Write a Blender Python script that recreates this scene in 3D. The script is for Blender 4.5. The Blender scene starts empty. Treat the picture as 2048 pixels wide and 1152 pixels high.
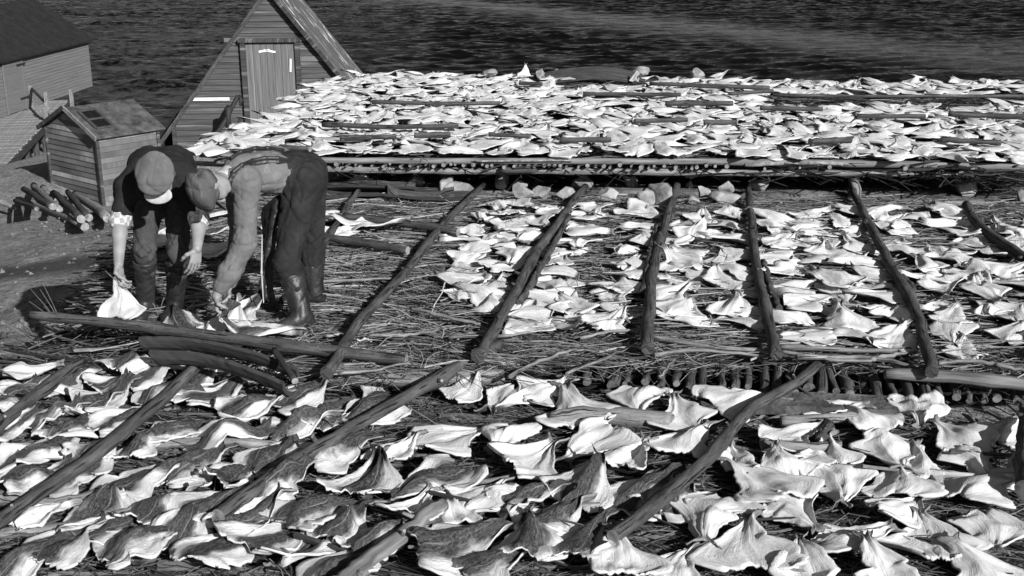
import bpy, bmesh, math, random
import numpy as np
from mathutils import Vector, Matrix

# ------------------------------------------------------------------ camera, sky, sun, exposure
sc = bpy.context.scene
col = sc.collection
CAMH = 2.4
PITCH = math.radians(17.5)
FPX = 2300.0
cam_d = bpy.data.cameras.new("camera")
cam_d.sensor_width = 36.0
cam_d.lens = FPX / 2048.0 * 36.0
cam_d.clip_start = 0.05
cam_d.clip_end = 3000
cam = bpy.data.objects.new("camera", cam_d)
col.objects.link(cam)
cam.location = (0, 0, CAMH)
cam.rotation_euler = (math.pi / 2 - PITCH, 0, 0)
sc.camera = cam

SUN_EL = math.radians(26.5)
SUN_AZ = math.radians(35.0)          # to the right of straight behind the camera
sun_dir = Vector((math.sin(SUN_AZ) * math.cos(SUN_EL), -math.cos(SUN_AZ) * math.cos(SUN_EL), math.sin(SUN_EL)))
sd = bpy.data.lights.new("sun", 'SUN')
sd.energy = 5.0
sd.angle = math.radians(0.5)
sd.color = (1.0, 1.0, 1.0)
so = bpy.data.objects.new("sun", sd)
col.objects.link(so)
so.rotation_euler = sun_dir.to_track_quat('Z', 'Y').to_euler()
so.location = (3, -5, 8)

w = bpy.data.worlds.new("World")
sc.world = w
w.use_nodes = True
wn, wl = w.node_tree.nodes, w.node_tree.links
bg = wn['Background']
sky = wn.new('ShaderNodeTexSky')
sky.sky_type = 'NISHITA'
sky.sun_disc = False
sky.sun_elevation = SUN_EL
sky.sun_rotation = math.pi - SUN_AZ
sep = wn.new('ShaderNodeSeparateColor')      # black-and-white film behind a red filter: the sky's red channel only
wl.new(sky.outputs[0], sep.inputs[0])
wl.new(sep.outputs[0], bg.inputs[0])
bg.inputs[1].default_value = 0.05
sc.view_settings.view_transform = 'Standard'
sc.view_settings.look = 'None'
sc.view_settings.exposure = 0.52
sc.view_settings.gamma = 1.0
sc.cycles.max_bounces = 6

# ------------------------------------------------------------------ helpers
def ray(px, py):
    x = (px - 1024) / FPX
    y = (576 - py) / FPX
    c, s = math.cos(PITCH), math.sin(PITCH)
    return Vector((x, c + y * s, -s + y * c))

def at(px, py, z=0.0):
    d = ray(px, py)
    t = (z - CAMH) / d.z
    return Vector((d.x * t, d.y * t, z))

def PY(px, py, Y):
    d = ray(px, py)
    t = Y / d.y
    return Vector((d.x * t, Y, CAMH + d.z * t))

def pxm(px, py, z=0.0):
    """metres per photo pixel at a point of the plane z"""
    p = at(px, py, z)
    Z = p.y * math.cos(PITCH) + (CAMH - z) * math.sin(PITCH)
    return Z / FPX

def tag(o, label=None, cat=None, group=None, kind=None):
    if label: o['label'] = label
    if cat: o['category'] = cat
    if group: o['group'] = group
    if kind: o['kind'] = kind
    return o

def empty(name, loc=(0, 0, 0)):
    o = bpy.data.objects.new(name, None)
    o.location = loc
    o.empty_display_size = 0.1
    col.objects.link(o)
    return o

def link(name, me, parent=None, loc=None):
    o = bpy.data.objects.new(name, me)
    col.objects.link(o)
    if loc is not None: o.location = loc
    if parent is not None:
        o.parent = parent
        wp = Vector((0, 0, 0)); q = parent
        while q is not None: wp += Vector(q.location); q = q.parent
        o.location = Vector(o.location) - wp
    return o

ORD = ['first', 'second', 'third', 'fourth', 'fifth', 'sixth', 'seventh', 'eighth', 'ninth', 'tenth', 'eleventh',
       'twelfth', 'thirteenth', 'fourteenth', 'fifteenth', 'sixteenth', 'seventeenth', 'eighteenth', 'nineteenth',
       'twentieth', 'twenty-first', 'twenty-second', 'twenty-third', 'twenty-fourth', 'twenty-fifth', 'twenty-sixth',
       'twenty-seventh', 'twenty-eighth', 'twenty-ninth', 'thirtieth'] + ['%dth' % k for k in range(31, 60)]
ORD[30:33] = ['thirty-first', 'thirty-second', 'thirty-third']

class MB:
    """collects polygons (with uv and material index), then links them as one mesh"""
    def __init__(s):
        s.v = []; s.f = []; s.m = []; s.uv = []; s.n = 0; s.tone = []
    def add(s, verts, faces, mi=0, uvs=None, tone=0.5):
        verts = np.asarray(verts, float)
        s.v.append(verts)
        s.tone.append(np.full(len(verts), tone))
        b = s.n
        s.n += len(verts)
        for k, f in enumerate(faces):
            s.f.append([b + i for i in f])
            s.m.append(mi if np.isscalar(mi) else mi[k])
            if uvs is None: s.uv.extend([(verts[i][0], verts[i][2]) for i in f])
            else: s.uv.extend([uvs[i] for i in f])
    def box(s, c, sz, mi=0, rot=None, tone=.5, bev=0.0):
        x, y, z = sz[0] / 2, sz[1] / 2, sz[2] / 2
        V = [Vector((a * x, b * y, d * z)) for a in (-1, 1) for b in (-1, 1) for d in (-1, 1)]
        if rot is not None: V = [rot @ p for p in V]
        V = [p + Vector(c) for p in V]
        F = [(0, 1, 3, 2), (4, 6, 7, 5), (0, 4, 5, 1), (2, 3, 7, 6), (0, 2, 6, 4), (1, 5, 7, 3)]
        s.add([tuple(p) for p in V], F, mi, tone=tone)
    def beam(s, a, b, wd, ht, mi=0, up=(0, 0, 1), tone=.5):
        a, b = Vector(a), Vector(b)
        d = (b - a).normalized(); sd_ = d.cross(Vector(up)).normalized(); u = sd_.cross(d)
        V = []
        for p in (a, b):
            for i, j in ((-1, -1), (1, -1), (1, 1), (-1, 1)):
                V.append(tuple(p + sd_ * i * wd / 2 + u * j * ht / 2))
        F = [(0, 1, 2, 3), (7, 6, 5, 4), (0, 4, 5, 1), (1, 5, 6, 2), (2, 6, 7, 3), (3, 7, 4, 0)]
        L = (b - a).length
        uv = [(0, 0), (wd, 0), (wd + ht, 0), (2 * wd, 0), (0, L), (wd, L), (wd + ht, L), (2 * wd, L)]
        s.add(V, F, mi, uv, tone)
    def tube(s, pts, rad, sides=8, mi=0, cap=1, rng=None, rough=0.0, tone=.5):
        P = [Vector(p) for p in pts]
        n = len(P)
        if np.isscalar(rad): rad = [rad] * n
        V = []; UV = []; L = 0
        ref = Vector((0, 0, 1))
        for i in range(n):
            d = (P[min(i + 1, n - 1)] - P[max(i - 1, 0)]).normalized()
            if abs(d.dot(ref)) > .95: ref = Vector((1, 0, 0))
            a = d.cross(ref).normalized(); b = a.cross(d)
            if i: L += (P[i] - P[i - 1]).length
            for k in range(sides):
                t = 2 * math.pi * k / sides
                r = rad[i] * (1 + (rng.uniform(-rough, rough) if rng else 0))
                V.append(tuple(P[i] + (a * math.cos(t) + b * math.sin(t)) * r))
                UV.append((k / sides * 6.28 * rad[0], L))
        F = []; M = []
        for i in range(n - 1):
            for k in range(sides):
                k2 = (k + 1) % sides
                F.append((i * sides + k, i * sides + k2, (i + 1) * sides + k2, (i + 1) * sides + k)); M.append(mi)
        if cap is not None:
            F.append(tuple(range(sides))[::-1]); M.append(cap)
            F.append(tuple((n - 1) * sides + k for k in range(sides))); M.append(cap)
        s.add(V, F, M, UV, tone)
    def build(s, name, mats, parent=None, origin=None, smooth=False, tone=False):
        me = bpy.data.meshes.new(name)
        V = np.concatenate(s.v) if s.v else np.zeros((0, 3))
        if origin is None: origin = Vector((0, 0, 0))
        V = V - np.array(origin)
        me.from_pydata([tuple(p) for p in V], [], s.f)
        if not isinstance(mats, (list, tuple)): mats = [mats]
        for m in mats: me.materials.append(m)
        mi = np.clip(np.array(s.m, np.int32), 0, len(mats) - 1)
        me.polygons.foreach_set('material_index', mi)
        ul = me.uv_layers.new(name='UVMap')
        if len(s.uv) == len(me.loops):
            ul.data.foreach_set('uv', np.array(s.uv, np.float32).ravel())
        if tone:
            at_ = me.attributes.new('tone', 'FLOAT', 'POINT')
            at_.data.foreach_set('value', np.concatenate(s.tone).astype(np.float32))
        if smooth:
            me.polygons.foreach_set('use_smooth', np.ones(len(me.polygons), bool))
        me.update()
        return link(name, me, parent, origin)

def np_mesh(name, V, F, mats, uv=None, mi=None, smooth=True, tone=None):
    """fast mesh from arrays; F is (n,4) or (n,3)"""
    me = bpy.data.meshes.new(name)
    V = np.asarray(V, np.float32); F = np.asarray(F, np.int32)
    k = F.shape[1]
    me.vertices.add(len(V)); me.vertices.foreach_set('co', V.ravel())
    me.loops.add(F.size); me.loops.foreach_set('vertex_index', F.ravel())
    me.polygons.add(len(F))
    me.polygons.foreach_set('loop_start', np.arange(0, F.size, k, dtype=np.int32))
    me.polygons.foreach_set('loop_total', np.full(len(F), k, np.int32))
    if not isinstance(mats, (list, tuple)): mats = [mats]
    for m in mats: me.materials.append(m)
    if mi is not None: me.polygons.foreach_set('material_index', np.asarray(mi, np.int32))
    me.update(calc_edges=True)
    if uv is not None:
        ul = me.uv_layers.new(name='UVMap')
        ul.data.foreach_set('uv', np.asarray(uv, np.float32)[F.ravel()].ravel())
    if tone is not None:
        a = me.attributes.new('tone', 'FLOAT', 'POINT')
        a.data.foreach_set('value', np.asarray(tone, np.float32))
    me.polygons.foreach_set('use_smooth', np.full(len(F), smooth, bool))
    me.validate()
    return me

# ------------------------------------------------------------------ materials (all grey: black-and-white photograph)
class NT:
    def __init__(s, name):
        s.m = bpy.data.materials.new(name); s.m.use_nodes = True
        s.n = s.m.node_tree.nodes; s.l = s.m.node_tree.links
        s.b = s.n['Principled BSDF']
    def new(s, t, **k):
        x = s.n.new(t)
        for a, b in k.items(): setattr(x, a, b)
        return x
    def math(s, op, a, b=None, clamp=False):
        x = s.new('ShaderNodeMath', operation=op, use_clamp=clamp)
        for i, q in enumerate((a, b)):
            if q is None: continue
            if isinstance(q, (int, float)): x.inputs[i].default_value = q
            else: s.l.new(q, x.inputs[i])
        return x.outputs[0]
    def ramp(s, src, stops, interp='LINEAR'):
        r = s.new('ShaderNodeValToRGB')
        r.color_ramp.interpolation = interp
        e = r.color_ramp.elements
        while len(e) > 1: e.remove(e[-1])
        e[0].position = stops[0][0]; g = stops[0][1]; e[0].color = (g, g, g, 1)
        for p, g in stops[1:]:
            q = e.new(p); q.color = (g, g, g, 1)
        s.l.new(src, r.inputs[0])
        return r.outputs[0]
    def coords(s, which='Object', stretch=(1, 1, 1)):
        if which == 'UV':
            o = s.new('ShaderNodeTexCoord').outputs['UV']
        else:
            o = s.new('ShaderNodeTexCoord').outputs[which]
        mp = s.new('ShaderNodeMapping')
        mp.inputs['Scale'].default_value = stretch
        s.l.new(o, mp.inputs[0])
        return mp.outputs[0]
    def rnd(s):
        return s.new('ShaderNodeObjectInfo').outputs['Random']
    def noise(s, co, scale, detail=5, rough=.55, dist=0.0, w=True):
        x = s.new('ShaderNodeTexNoise', noise_dimensions='4D' if w else '3D')
        s.l.new(co, x.inputs['Vector'])
        x.inputs['Scale'].default_value = scale
        x.inputs['Detail'].default_value = detail
        x.inputs['Roughness'].default_value = rough
        x.inputs['Distortion'].default_value = dist
        if w: s.l.new(s.math('MULTIPLY', s.rnd(), 37.0), x.inputs['W'])
        return x.outputs['Fac']
    def mix(s, fac, a, b, mode='MIX'):
        x = s.new('ShaderNodeMix', data_type='RGBA', blend_type=mode)
        for i, q in ((0, fac), (6, a), (7, b)):
            if isinstance(q, (int, float)):
                if i == 0: x.inputs[0].default_value = q
                else: x.inputs[i].default_value = (q, q, q, 1)
            else: s.l.new(q, x.inputs[i])
        return x.outputs[2]
    def bump(s, h, strength=.4, dist=.01):
        x = s.new('ShaderNodeBump')
        x.inputs['Strength'].default_value = strength
        x.inputs['Distance'].default_value = dist
        s.l.new(h, x.inputs['Height'])
        s.l.new(x.outputs[0], s.b.inputs['Normal'])
    def out(s, colr, rough=.8, spec=.3):
        if isinstance(colr, (int, float)): s.b.inputs['Base Color'].default_value = (colr,) * 3 + (1,)
        else: s.l.new(colr, s.b.inputs['Base Color'])
        if isinstance(rough, (int, float)): s.b.inputs['Roughness'].default_value = rough
        else: s.l.new(rough, s.b.inputs['Roughness'])
        s.b.inputs['Specular IOR Level'].default_value = spec
        return s.m

def simple(name, lo, hi, scale=6, detail=6, rough=.8, bump=.4, bd=.01, coord='Object', stretch=(1, 1, 1), c0=.35, c1=.65, spec=.3, bscale=None):
    t = NT(name)
    co = t.coords(coord, stretch)
    n = t.noise(co, scale, detail)
    c = t.ramp(n, [(c0, lo), (c1, hi)])
    if bump:
        b = t.noise(co, bscale or scale * 3, 6)
        t.bump(b, bump, bd)
    return t.out(c, rough, spec)

M = {}
M['bark'] = simple('bark', .016, .15, 26, 8, .85, 1.0, .02, 'UV', (1, .3, 1))
M['pole'] = simple('weathered_pole', .022, .125, 46, 8, .85, .9, .012, 'UV', (1, .14, 1))
def pole_mat(name, lo, hi, lichen):
    t = NT(name)
    n = t.noise(t.coords('UV', (1, .14, 1)), 34, 8, .65)
    big = t.noise(t.coords('UV', (1, .5, 1)), 7, 5, .6)
    cr = t.noise(t.coords('UV', (1, .05, 1)), 75, 4, .6)
    sp = t.noise(t.coords('UV'), 60, 4, .7)
    vo = t.new('ShaderNodeTexVoronoi'); t.l.new(t.coords('UV', (9, 5, 1)), vo.inputs['Vector'])
    c = t.ramp(n, [(.33, lo), (.66, hi)])
    c = t.mix(t.math('MULTIPLY', t.ramp(big, [(.35, 0), (.65, 1)]), .5), c, lo * .8)
    crk = t.ramp(cr, [(.57, 0), (.63, 1)])
    c = t.mix(crk, c, lo * .35)
    c = t.mix(t.ramp(sp, [(.64, 0), (.71, lichen)]), c, .34)
    kn = t.ramp(vo.outputs['Distance'], [(.05, 1), (.13, 0)])
    c = t.mix(kn, c, lo * .4)
    t.bump(t.math('SUBTRACT', t.math('ADD', n, t.math('MULTIPLY', sp, .3)), t.math('MULTIPLY', crk, .8)), 1.0, .014)
    return t.out(c, .85, .25)
M['pale_bark'] = simple('pale_bark', .10, .38, 16, 7, .85, .6, .008, 'UV', (1, .35, 1))
M['cut'] = simple('cut_wood', .08, .30, 18, 5, .85, .4, .004)
M['stone'] = simple('stone', .12, .36, 7, 8, .9, .8, .02)
M['dark_stone'] = simple('dark_stone', .05, .19, 9, 8, .9, .8, .02)
M['plank'] = simple('weathered_plank', .06, .24, 34, 7, .85, .5, .006, 'UV', (1, .08, 1))
M['dark_plank'] = simple('dark_plank', .02, .06, 24, 7, .75, .5, .006, 'UV', (1, .1, 1))
M['iron'] = simple('rusty_iron', .012, .03, 20, 6, .7, .4, .005)
M['whitepaint'] = simple('white_paint', .6, .8, 20, 5, .7, .2, .003)
M['turf'] = simple('turf', .03, .2, 3.0, 9, .95, 1.0, .05)

def earth_mat():
    t = NT('earth')
    co = t.coords('Object')
    n1 = t.noise(co, 1.1, 8, .62); n2 = t.noise(co, 9, 8, .7); n3 = t.noise(co, 38, 4, .6)
    c = t.ramp(n1, [(.36, .13), (.5, .23), (.64, .38)])
    c = t.mix(.55, c, t.ramp(n2, [(.35, .03), (.68, .42)]), 'MIX')
    c = t.mix(t.ramp(n3, [(.62, 0), (.70, .6)]), c, .42)
    c = t.mix(t.ramp(t.noise(co, 20, 6, .7), [(.5, 0), (.62, .8)]), c, .05)
    # a darker band across the track on the left
    sx = t.new('ShaderNodeSeparateXYZ'); t.l.new(co, sx.inputs[0])
    wv = t.math('ADD', sx.outputs[1], t.math('MULTIPLY', n1, .9))
    band = t.ramp(t.math('MULTIPLY', t.math('ABSOLUTE', t.math('SUBTRACT', wv, 11.9)), .8), [(.20, 1), (.55, 0)])
    c = t.mix(t.math('MULTIPLY', band, .8), c, .022)
    t.bump(t.math('ADD', n2, t.math('MULTIPLY', n3, .4)), 1.0, .07)
    return t.out(c, .95, .2)
M['earth'] = earth_mat()
M['soil'] = simple('dark_soil', .008, .03, 8, 8, .95, .8, .03)

def twig_mat():
    t = NT('twigs')
    a = t.new('ShaderNodeAttribute', attribute_name='tone')
    n = t.noise(t.coords('Object'), 22, 4, w=False)
    c = t.math('MULTIPLY', a.outputs['Fac'], t.ramp(n, [(.3, .55), (.7, 1.2)]))
    return t.out(c, .8, .3)
M['twig'] = twig_mat()

def flesh_mat():
    t = NT('cod_flesh')
    uv = t.coords('UV')
    n = t.noise(uv, 2.2, 6, .6); f = t.noise(t.coords('UV', (5, 1.2, 1)), 3.0, 6, .65)
    fine = t.noise(uv, 26, 4, .6)
    c = t.ramp(n, [(.32, .45), (.52, .61), (.7, .70)])
    c = t.mix(t.ramp(f, [(.55, 0), (.74, .6)]), c, .30)
    c = t.mix(t.ramp(fine, [(.62, 0), (.72, .5)]), c, .28)
    sx = t.new('ShaderNodeSeparateXYZ'); t.l.new(uv, sx.inputs[0])
    wob = t.math('ADD', sx.outputs[0], t.math('MULTIPLY', t.math('SUBTRACT', n, .5), .25))
    spine = t.ramp(t.math('ABSOLUTE', wob), [(.0, .8), (.035, .45), (.075, 0)])
    c = t.mix(t.math('MULTIPLY', spine, t.ramp(n, [(.4, 0), (.6, 1)])), c, .35)
    tail = t.ramp(sx.outputs[1], [(.84, 0), (.92, 1)])
    c = t.mix(tail, c, t.ramp(f, [(.4, .09), (.65, .22)]))
    edge = t.ramp(t.math('ABSOLUTE', sx.outputs[0]), [(.93, 0), (1.0, .45)])
    c = t.mix(t.math('MULTIPLY', edge, t.ramp(n, [(.45, 0), (.6, 1)])), c, .3)
    bl = t.noise(uv, 5.5, 7, .7)
    c = t.mix(t.math('MULTIPLY', t.ramp(bl, [(.52, 0), (.74, 1)]), .50), c, .24)
    c = t.mix(t.math('MULTIPLY', t.rnd(), .14), c, .40)
    t.bump(t.math('ADD', t.math('ADD', f, bl), t.math('MULTIPLY', fine, .6)), .5, .012)
    return t.out(c, .75, .25)
M['flesh'] = flesh_mat()

def skin_mat():
    t = NT('cod_skin')
    uv = t.coords('UV')
    n = t.noise(uv, 2.4, 6, .6); sp = t.noise(uv, 24, 6, .78); f = t.noise(t.coords('UV', (6, 1, 1)), 3.2, 5, .6)
    sx = t.new('ShaderNodeSeparateXYZ'); t.l.new(uv, sx.inputs[0])
    au = t.math('ABSOLUTE', sx.outputs[0])
    k = t.math('ADD', au, t.math('MULTIPLY', t.math('SUBTRACT', n, .5), .95))
    k = t.math('SUBTRACT', k, t.math('MULTIPLY', t.ramp(sx.outputs[1], [(.5, 0), (.9, 1)]), .6))
    back = t.mix(t.ramp(sp, [(.45, 0), (.68, 1)]), t.ramp(f, [(.35, .006), (.65, .026)]), .15)
    belly = t.ramp(sp, [(.3, .48), (.6, .66)])
    c = t.mix(t.ramp(k, [(.30, 0), (.42, .3), (.54, 1)]), back, belly)
    wob = t.math('ADD', sx.outputs[0], t.math('MULTIPLY', t.math('SUBTRACT', n, .5), .12))
    line = t.math('MULTIPLY', t.ramp(t.math('ABSOLUTE', t.math('SUBTRACT', t.math('ABSOLUTE', wob), .20)), [(.0, .55), (.012, .25), (.025, 0)]), t.ramp(f, [(.42, 0), (.58, 1)]))
    c = t.mix(line, c, .4)
    c = t.mix(t.math('MULTIPLY', t.ramp(f, [(.55, 0), (.72, 1)]), .5), c, .03)
    t.bump(t.math('ADD', sp, f), .7, .014)
    return t.out(c, .5, .4)
M['skin'] = skin_mat()

def board_mat(name, lo, hi, px=.3, patch=.0, pv=.55):
    """painted or weathered boards; UV x runs along the board, y across"""
    t = NT(name)
    co = t.coords('UV', (.22, 7, 1))
    n = t.noise(co, 2.0, 7, .65); g = t.noise(t.coords('UV', (.7, 34, 1)), 1.0, 6, .7)
    p = t.noise(t.coords('UV', (px, 9, 1)), .9, 8, .65)
    c = t.ramp(n, [(.33, lo), (.67, hi)])
    c = t.mix(.45, c, t.ramp(g, [(.35, lo * .6), (.68, hi * 1.25)]))
    if patch:
        c = t.mix(t.ramp(p, [(.55, 0), (.64, patch)]), c, pv)
    t.bump(g, .5, .01)
    return t.out(c, .85, .25)
M['shed_boards'] = board_mat('shed_boards', .014, .105, patch=.7, pv=.27)
M['door_boards'] = board_mat('door_boards', .055, .19, patch=.5, pv=.33)
M['roof_boards'] = board_mat('roof_boards', .04, .12, px=1.1, patch=1.0, pv=.7)
M['hut_boards'] = board_mat('hut_boards', .035, .17, patch=.8, pv=.42)
M['pier_boards'] = board_mat('pier_boards', .10, .17)
M['trim'] = board_mat('trim', .018, .07, px=1.0, patch=.6, pv=.28)
M['hut_roof'] = simple('hut_roof', .025, .10, 5, 9, .9, .6, .01, 'Object', (1, 1, 1))
M['felt'] = simple('roof_felt', .008, .018, 4, 6, .9, .3, .01)
M['deck'] = board_mat('deck_boards', .10, .3)

def water_mat():
    t = NT('sea_water')
    co = t.new('ShaderNodeTexCoord').outputs['Object']
    sx = t.new('ShaderNodeSeparateXYZ'); t.l.new(co, sx.inputs[0])
    st = t.noise(t.coords('Object', (.07, .30, 1)), 1.0, 5, .6, w=False)
    n1 = t.noise(t.coords('Object', (1.8, 3.2, 1)), 1.0, 5, .65, w=False)
    # the calm lane's sky reflection painted as a paler streak, and thin murky shallows by the shore on the left
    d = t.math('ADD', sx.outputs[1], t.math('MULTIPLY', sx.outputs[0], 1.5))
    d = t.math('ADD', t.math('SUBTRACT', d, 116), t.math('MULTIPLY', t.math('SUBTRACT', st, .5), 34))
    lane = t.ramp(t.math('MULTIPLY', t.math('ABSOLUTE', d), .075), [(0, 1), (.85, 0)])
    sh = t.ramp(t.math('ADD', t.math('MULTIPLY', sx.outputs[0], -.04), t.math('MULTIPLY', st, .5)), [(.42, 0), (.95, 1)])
    sheen_shallows = t.math('MULTIPLY', t.math('MAXIMUM', lane, sh), t.ramp(t.math('ADD', t.math('MULTIPLY', st, .45), t.math('MULTIPLY', n1, .55)), [(.43, .0), (.58, 1)]))
    t.bump(n1, .8, .10)
    t.b.inputs['IOR'].default_value = 1.33
    return t.out(t.ramp(sheen_shallows, [(0, .002), (1, .048)]), t.ramp(st, [(.42, .06), (.62, .16)]), .10)
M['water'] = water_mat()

def cloth(name, lo, hi, weave=170, worn=.0):
    """woven cloth: fine weave, faded and soiled patches"""
    t = NT(name)
    co = t.coords('Object')
    n = t.noise(co, 9, 6, .6); wv = t.noise(co, weave, 2, .5); d = t.noise(co, 3.5, 5, .6)
    st = t.noise(t.coords('Object', (1, 1, .25)), 26, 6, .65)
    c = t.ramp(n, [(.34, lo), (.66, hi)])
    c = t.mix(t.math('MULTIPLY', t.ramp(st, [(.54, 0), (.70, 1)]), .55), c, hi * 1.7)
    c = t.mix(t.math('MULTIPLY', t.ramp(d, [(.52, 0), (.66, 1)]), .5), c, lo * .5)
    t.bump(t.math('ADD', st, t.math('MULTIPLY', wv, .35)), .45, .006)
    return t.out(c, .92, .2)
M['cap_cloth'] = cloth('cap_tweed', .07, .115)
M['cap_cloth_dark'] = cloth('cap_wool', .055, .10)
M['peak'] = simple('sunlit_cap_peak', .28, .42, 30, 4, .7, .2, .002)  # sunlit tone of the tilted peak put into a paler colour
M['sweater'] = cloth('dark_knit', .009, .017, 120)
M['grey_shirt'] = cloth('grey_shirt', .105, .135)
M['overalls'] = cloth('denim_overalls', .010, .023)
M['trousers'] = cloth('wool_trousers', .028, .055)
M['rubber'] = simple('rubber_boot', .006, .03, 7, 8, .5, .4, .003, spec=.5)
M['oilskin'] = simple('dark_oilskin', .008, .025, 9, 6, .5, .4, .004, spec=.5)
M['human'] = simple('human_skin', .18, .25, 12, 5, .55, .3, .002, spec=.35)
M['hair'] = simple('dark_hair', .02, .05, 60, 4, .7, .6, .003)

M['pole'] = pole_mat('weathered_pole', .03, .13, .6)
M['bark'] = pole_mat('bark', .022, .11, .8)
M['pale_bark'] = pole_mat('pale_bark', .10, .36, .3)
def plaid_mat():
    t = NT('plaid_cloth')
    co = t.coords('Object')
    ch = t.new('ShaderNodeTexChecker'); t.l.new(co, ch.inputs[0]); ch.inputs['Scale'].default_value = 30
    n = t.noise(co, 40, 4)
    c = t.mix(ch.outputs['Fac'], .22, .52)
    c = t.mix(.3, c, t.ramp(n, [(.3, .2), (.7, .6)]))
    return t.out(c, .9, .2)
M['plaid'] = plaid_mat()
# ------------------------------------------------------------------ ground, sea
RNG = random.Random(7)
NR = np.random.default_rng(11)
SEA = -5.4
FZ = 0.36            # deck height of the far flake
NZ = -0.11           # deck height of the near flake

ctrl = []
for X in (-1.6, 0, 2, 4, 6):
    for Yv, z in ((4.2, -.26), (5.4, -.24), (6.5, -.22), (7.4, -.16), (8.6, -.14), (9.6, -.13), (10.4, -.06), (11.2, -.02), (13, -.1), (15.5, -.2), (17.5, -.5), (20, -2.2), (24, -5.0), (30, -7.5), (60, -9)):
        ctrl.append((X, Yv, z))
for px, py, Yv in ((0, 740, 7.7), (110, 640, 8.9), (60, 690, 8.3), (100, 560, 10.7), (100, 500, 12.8), (200, 470, 14.2), (330, 440, 15), (110, 435, 19.0), (300, 420, 19), (160, 408, 26.2), (250, 405, 27), (20, 350, 36.0), (40, 385, 27), (355, 293, 29.6), (520, 293, 29.6), (270, 258, 35), (100, 300, 41)):
    p = PY(px, py, Yv); ctrl.append(tuple(p))
for p in ((-2.3, 4.6, -.42), (-2.6, 5.5, -.42), (-3, 6.6, -.45), (-2.4, 7.6, -.3), (-2.3, 9.2, -.2), (-2.6, 10.2, -.35), (-3.4, 11.2, -.75), (-8, 6, -.9), (-14, 10, -1.8), (-12, 18, -3.1), (-16, 26, -4.2), (-22, 34, -5.2), (-16, 40, -5.3), (-13, 46, -5.5), (-12, 52, -6.0), (-20, 60, -7), (-40, 60, -7), (-40, 0, -2.5), (0, -6, -.3), (30, -6, 0), (40, 10, -.2), (40, 20, -3), (40, 60, -9),
          (-4.2, 22, -4.2), (-3.5, 29.5, -4.8), (-8, 33, -4.9), (-5, 36, -6.2), (8, 20, -2.2), (9, 15, -.2), (9, 10, 0), (-20, 2, -1.8)):
    ctrl.append(p)
ctrl = np.array(ctrl)
def _kern(r): return np.sqrt(r * r + .25)
_D = np.hypot(ctrl[:, None, 0] - ctrl[None, :, 0], ctrl[:, None, 1] - ctrl[None, :, 1])
_W = np.linalg.solve(_kern(_D) + 1e-6 * np.eye(len(ctrl)), ctrl[:, 2] + 3.0)
def ground_z(x, y):
    x = np.asarray(x, float); y = np.asarray(y, float)
    r = np.hypot(x[..., None] - ctrl[:, 0], y[..., None] - ctrl[:, 1])
    return _kern(r) @ _W - 3.0

def vnoise(x, y, seed, n=7, f0=.6, gain=1.7, amp=1.0):
    r = np.random.default_rng(seed); o = 0; f = f0; a = amp
    for _ in range(n):
        t = r.uniform(0, 6.28, 4)
        o = o + a * np.sin(f * (x * np.cos(t[0]) + y * np.sin(t[0])) + t[1] + 1.3 * np.sin(f * .7 * (x * np.sin(t[2]) - y * np.cos(t[2])) + t[3]))
        f *= gain; a /= gain ** .85
    return o

gx = np.concatenate([np.linspace(-45, -14, 22)[:-1], np.linspace(-14, 7, 230), np.linspace(7, 45, 26)[1:]])
gy = np.concatenate([np.linspace(-8, 3.5, 10)[:-1], np.linspace(3.5, 16, 150), np.linspace(16, 40, 110)[1:], np.linspace(40, 70, 18)[1:]])
GX, GY = np.meshgrid(gx, gy)
GZ = ground_z(GX, GY) + .014 * vnoise(GX, GY, 3, 9, 1.1) + .008 * vnoise(GX, GY, 4, 4, 9)
nxg, nyg = len(gx), len(gy)
ii = np.arange(nxg * nyg).reshape(nyg, nxg)
GF = np.stack([ii[:-1, :-1], ii[:-1, 1:], ii[1:, 1:], ii[1:, :-1]], -1).reshape(-1, 4)
tag(link('ground', np_mesh('ground', np.stack([GX, GY, GZ], -1).reshape(-1, 3), GF, M['earth'])), kind='structure')

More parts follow.
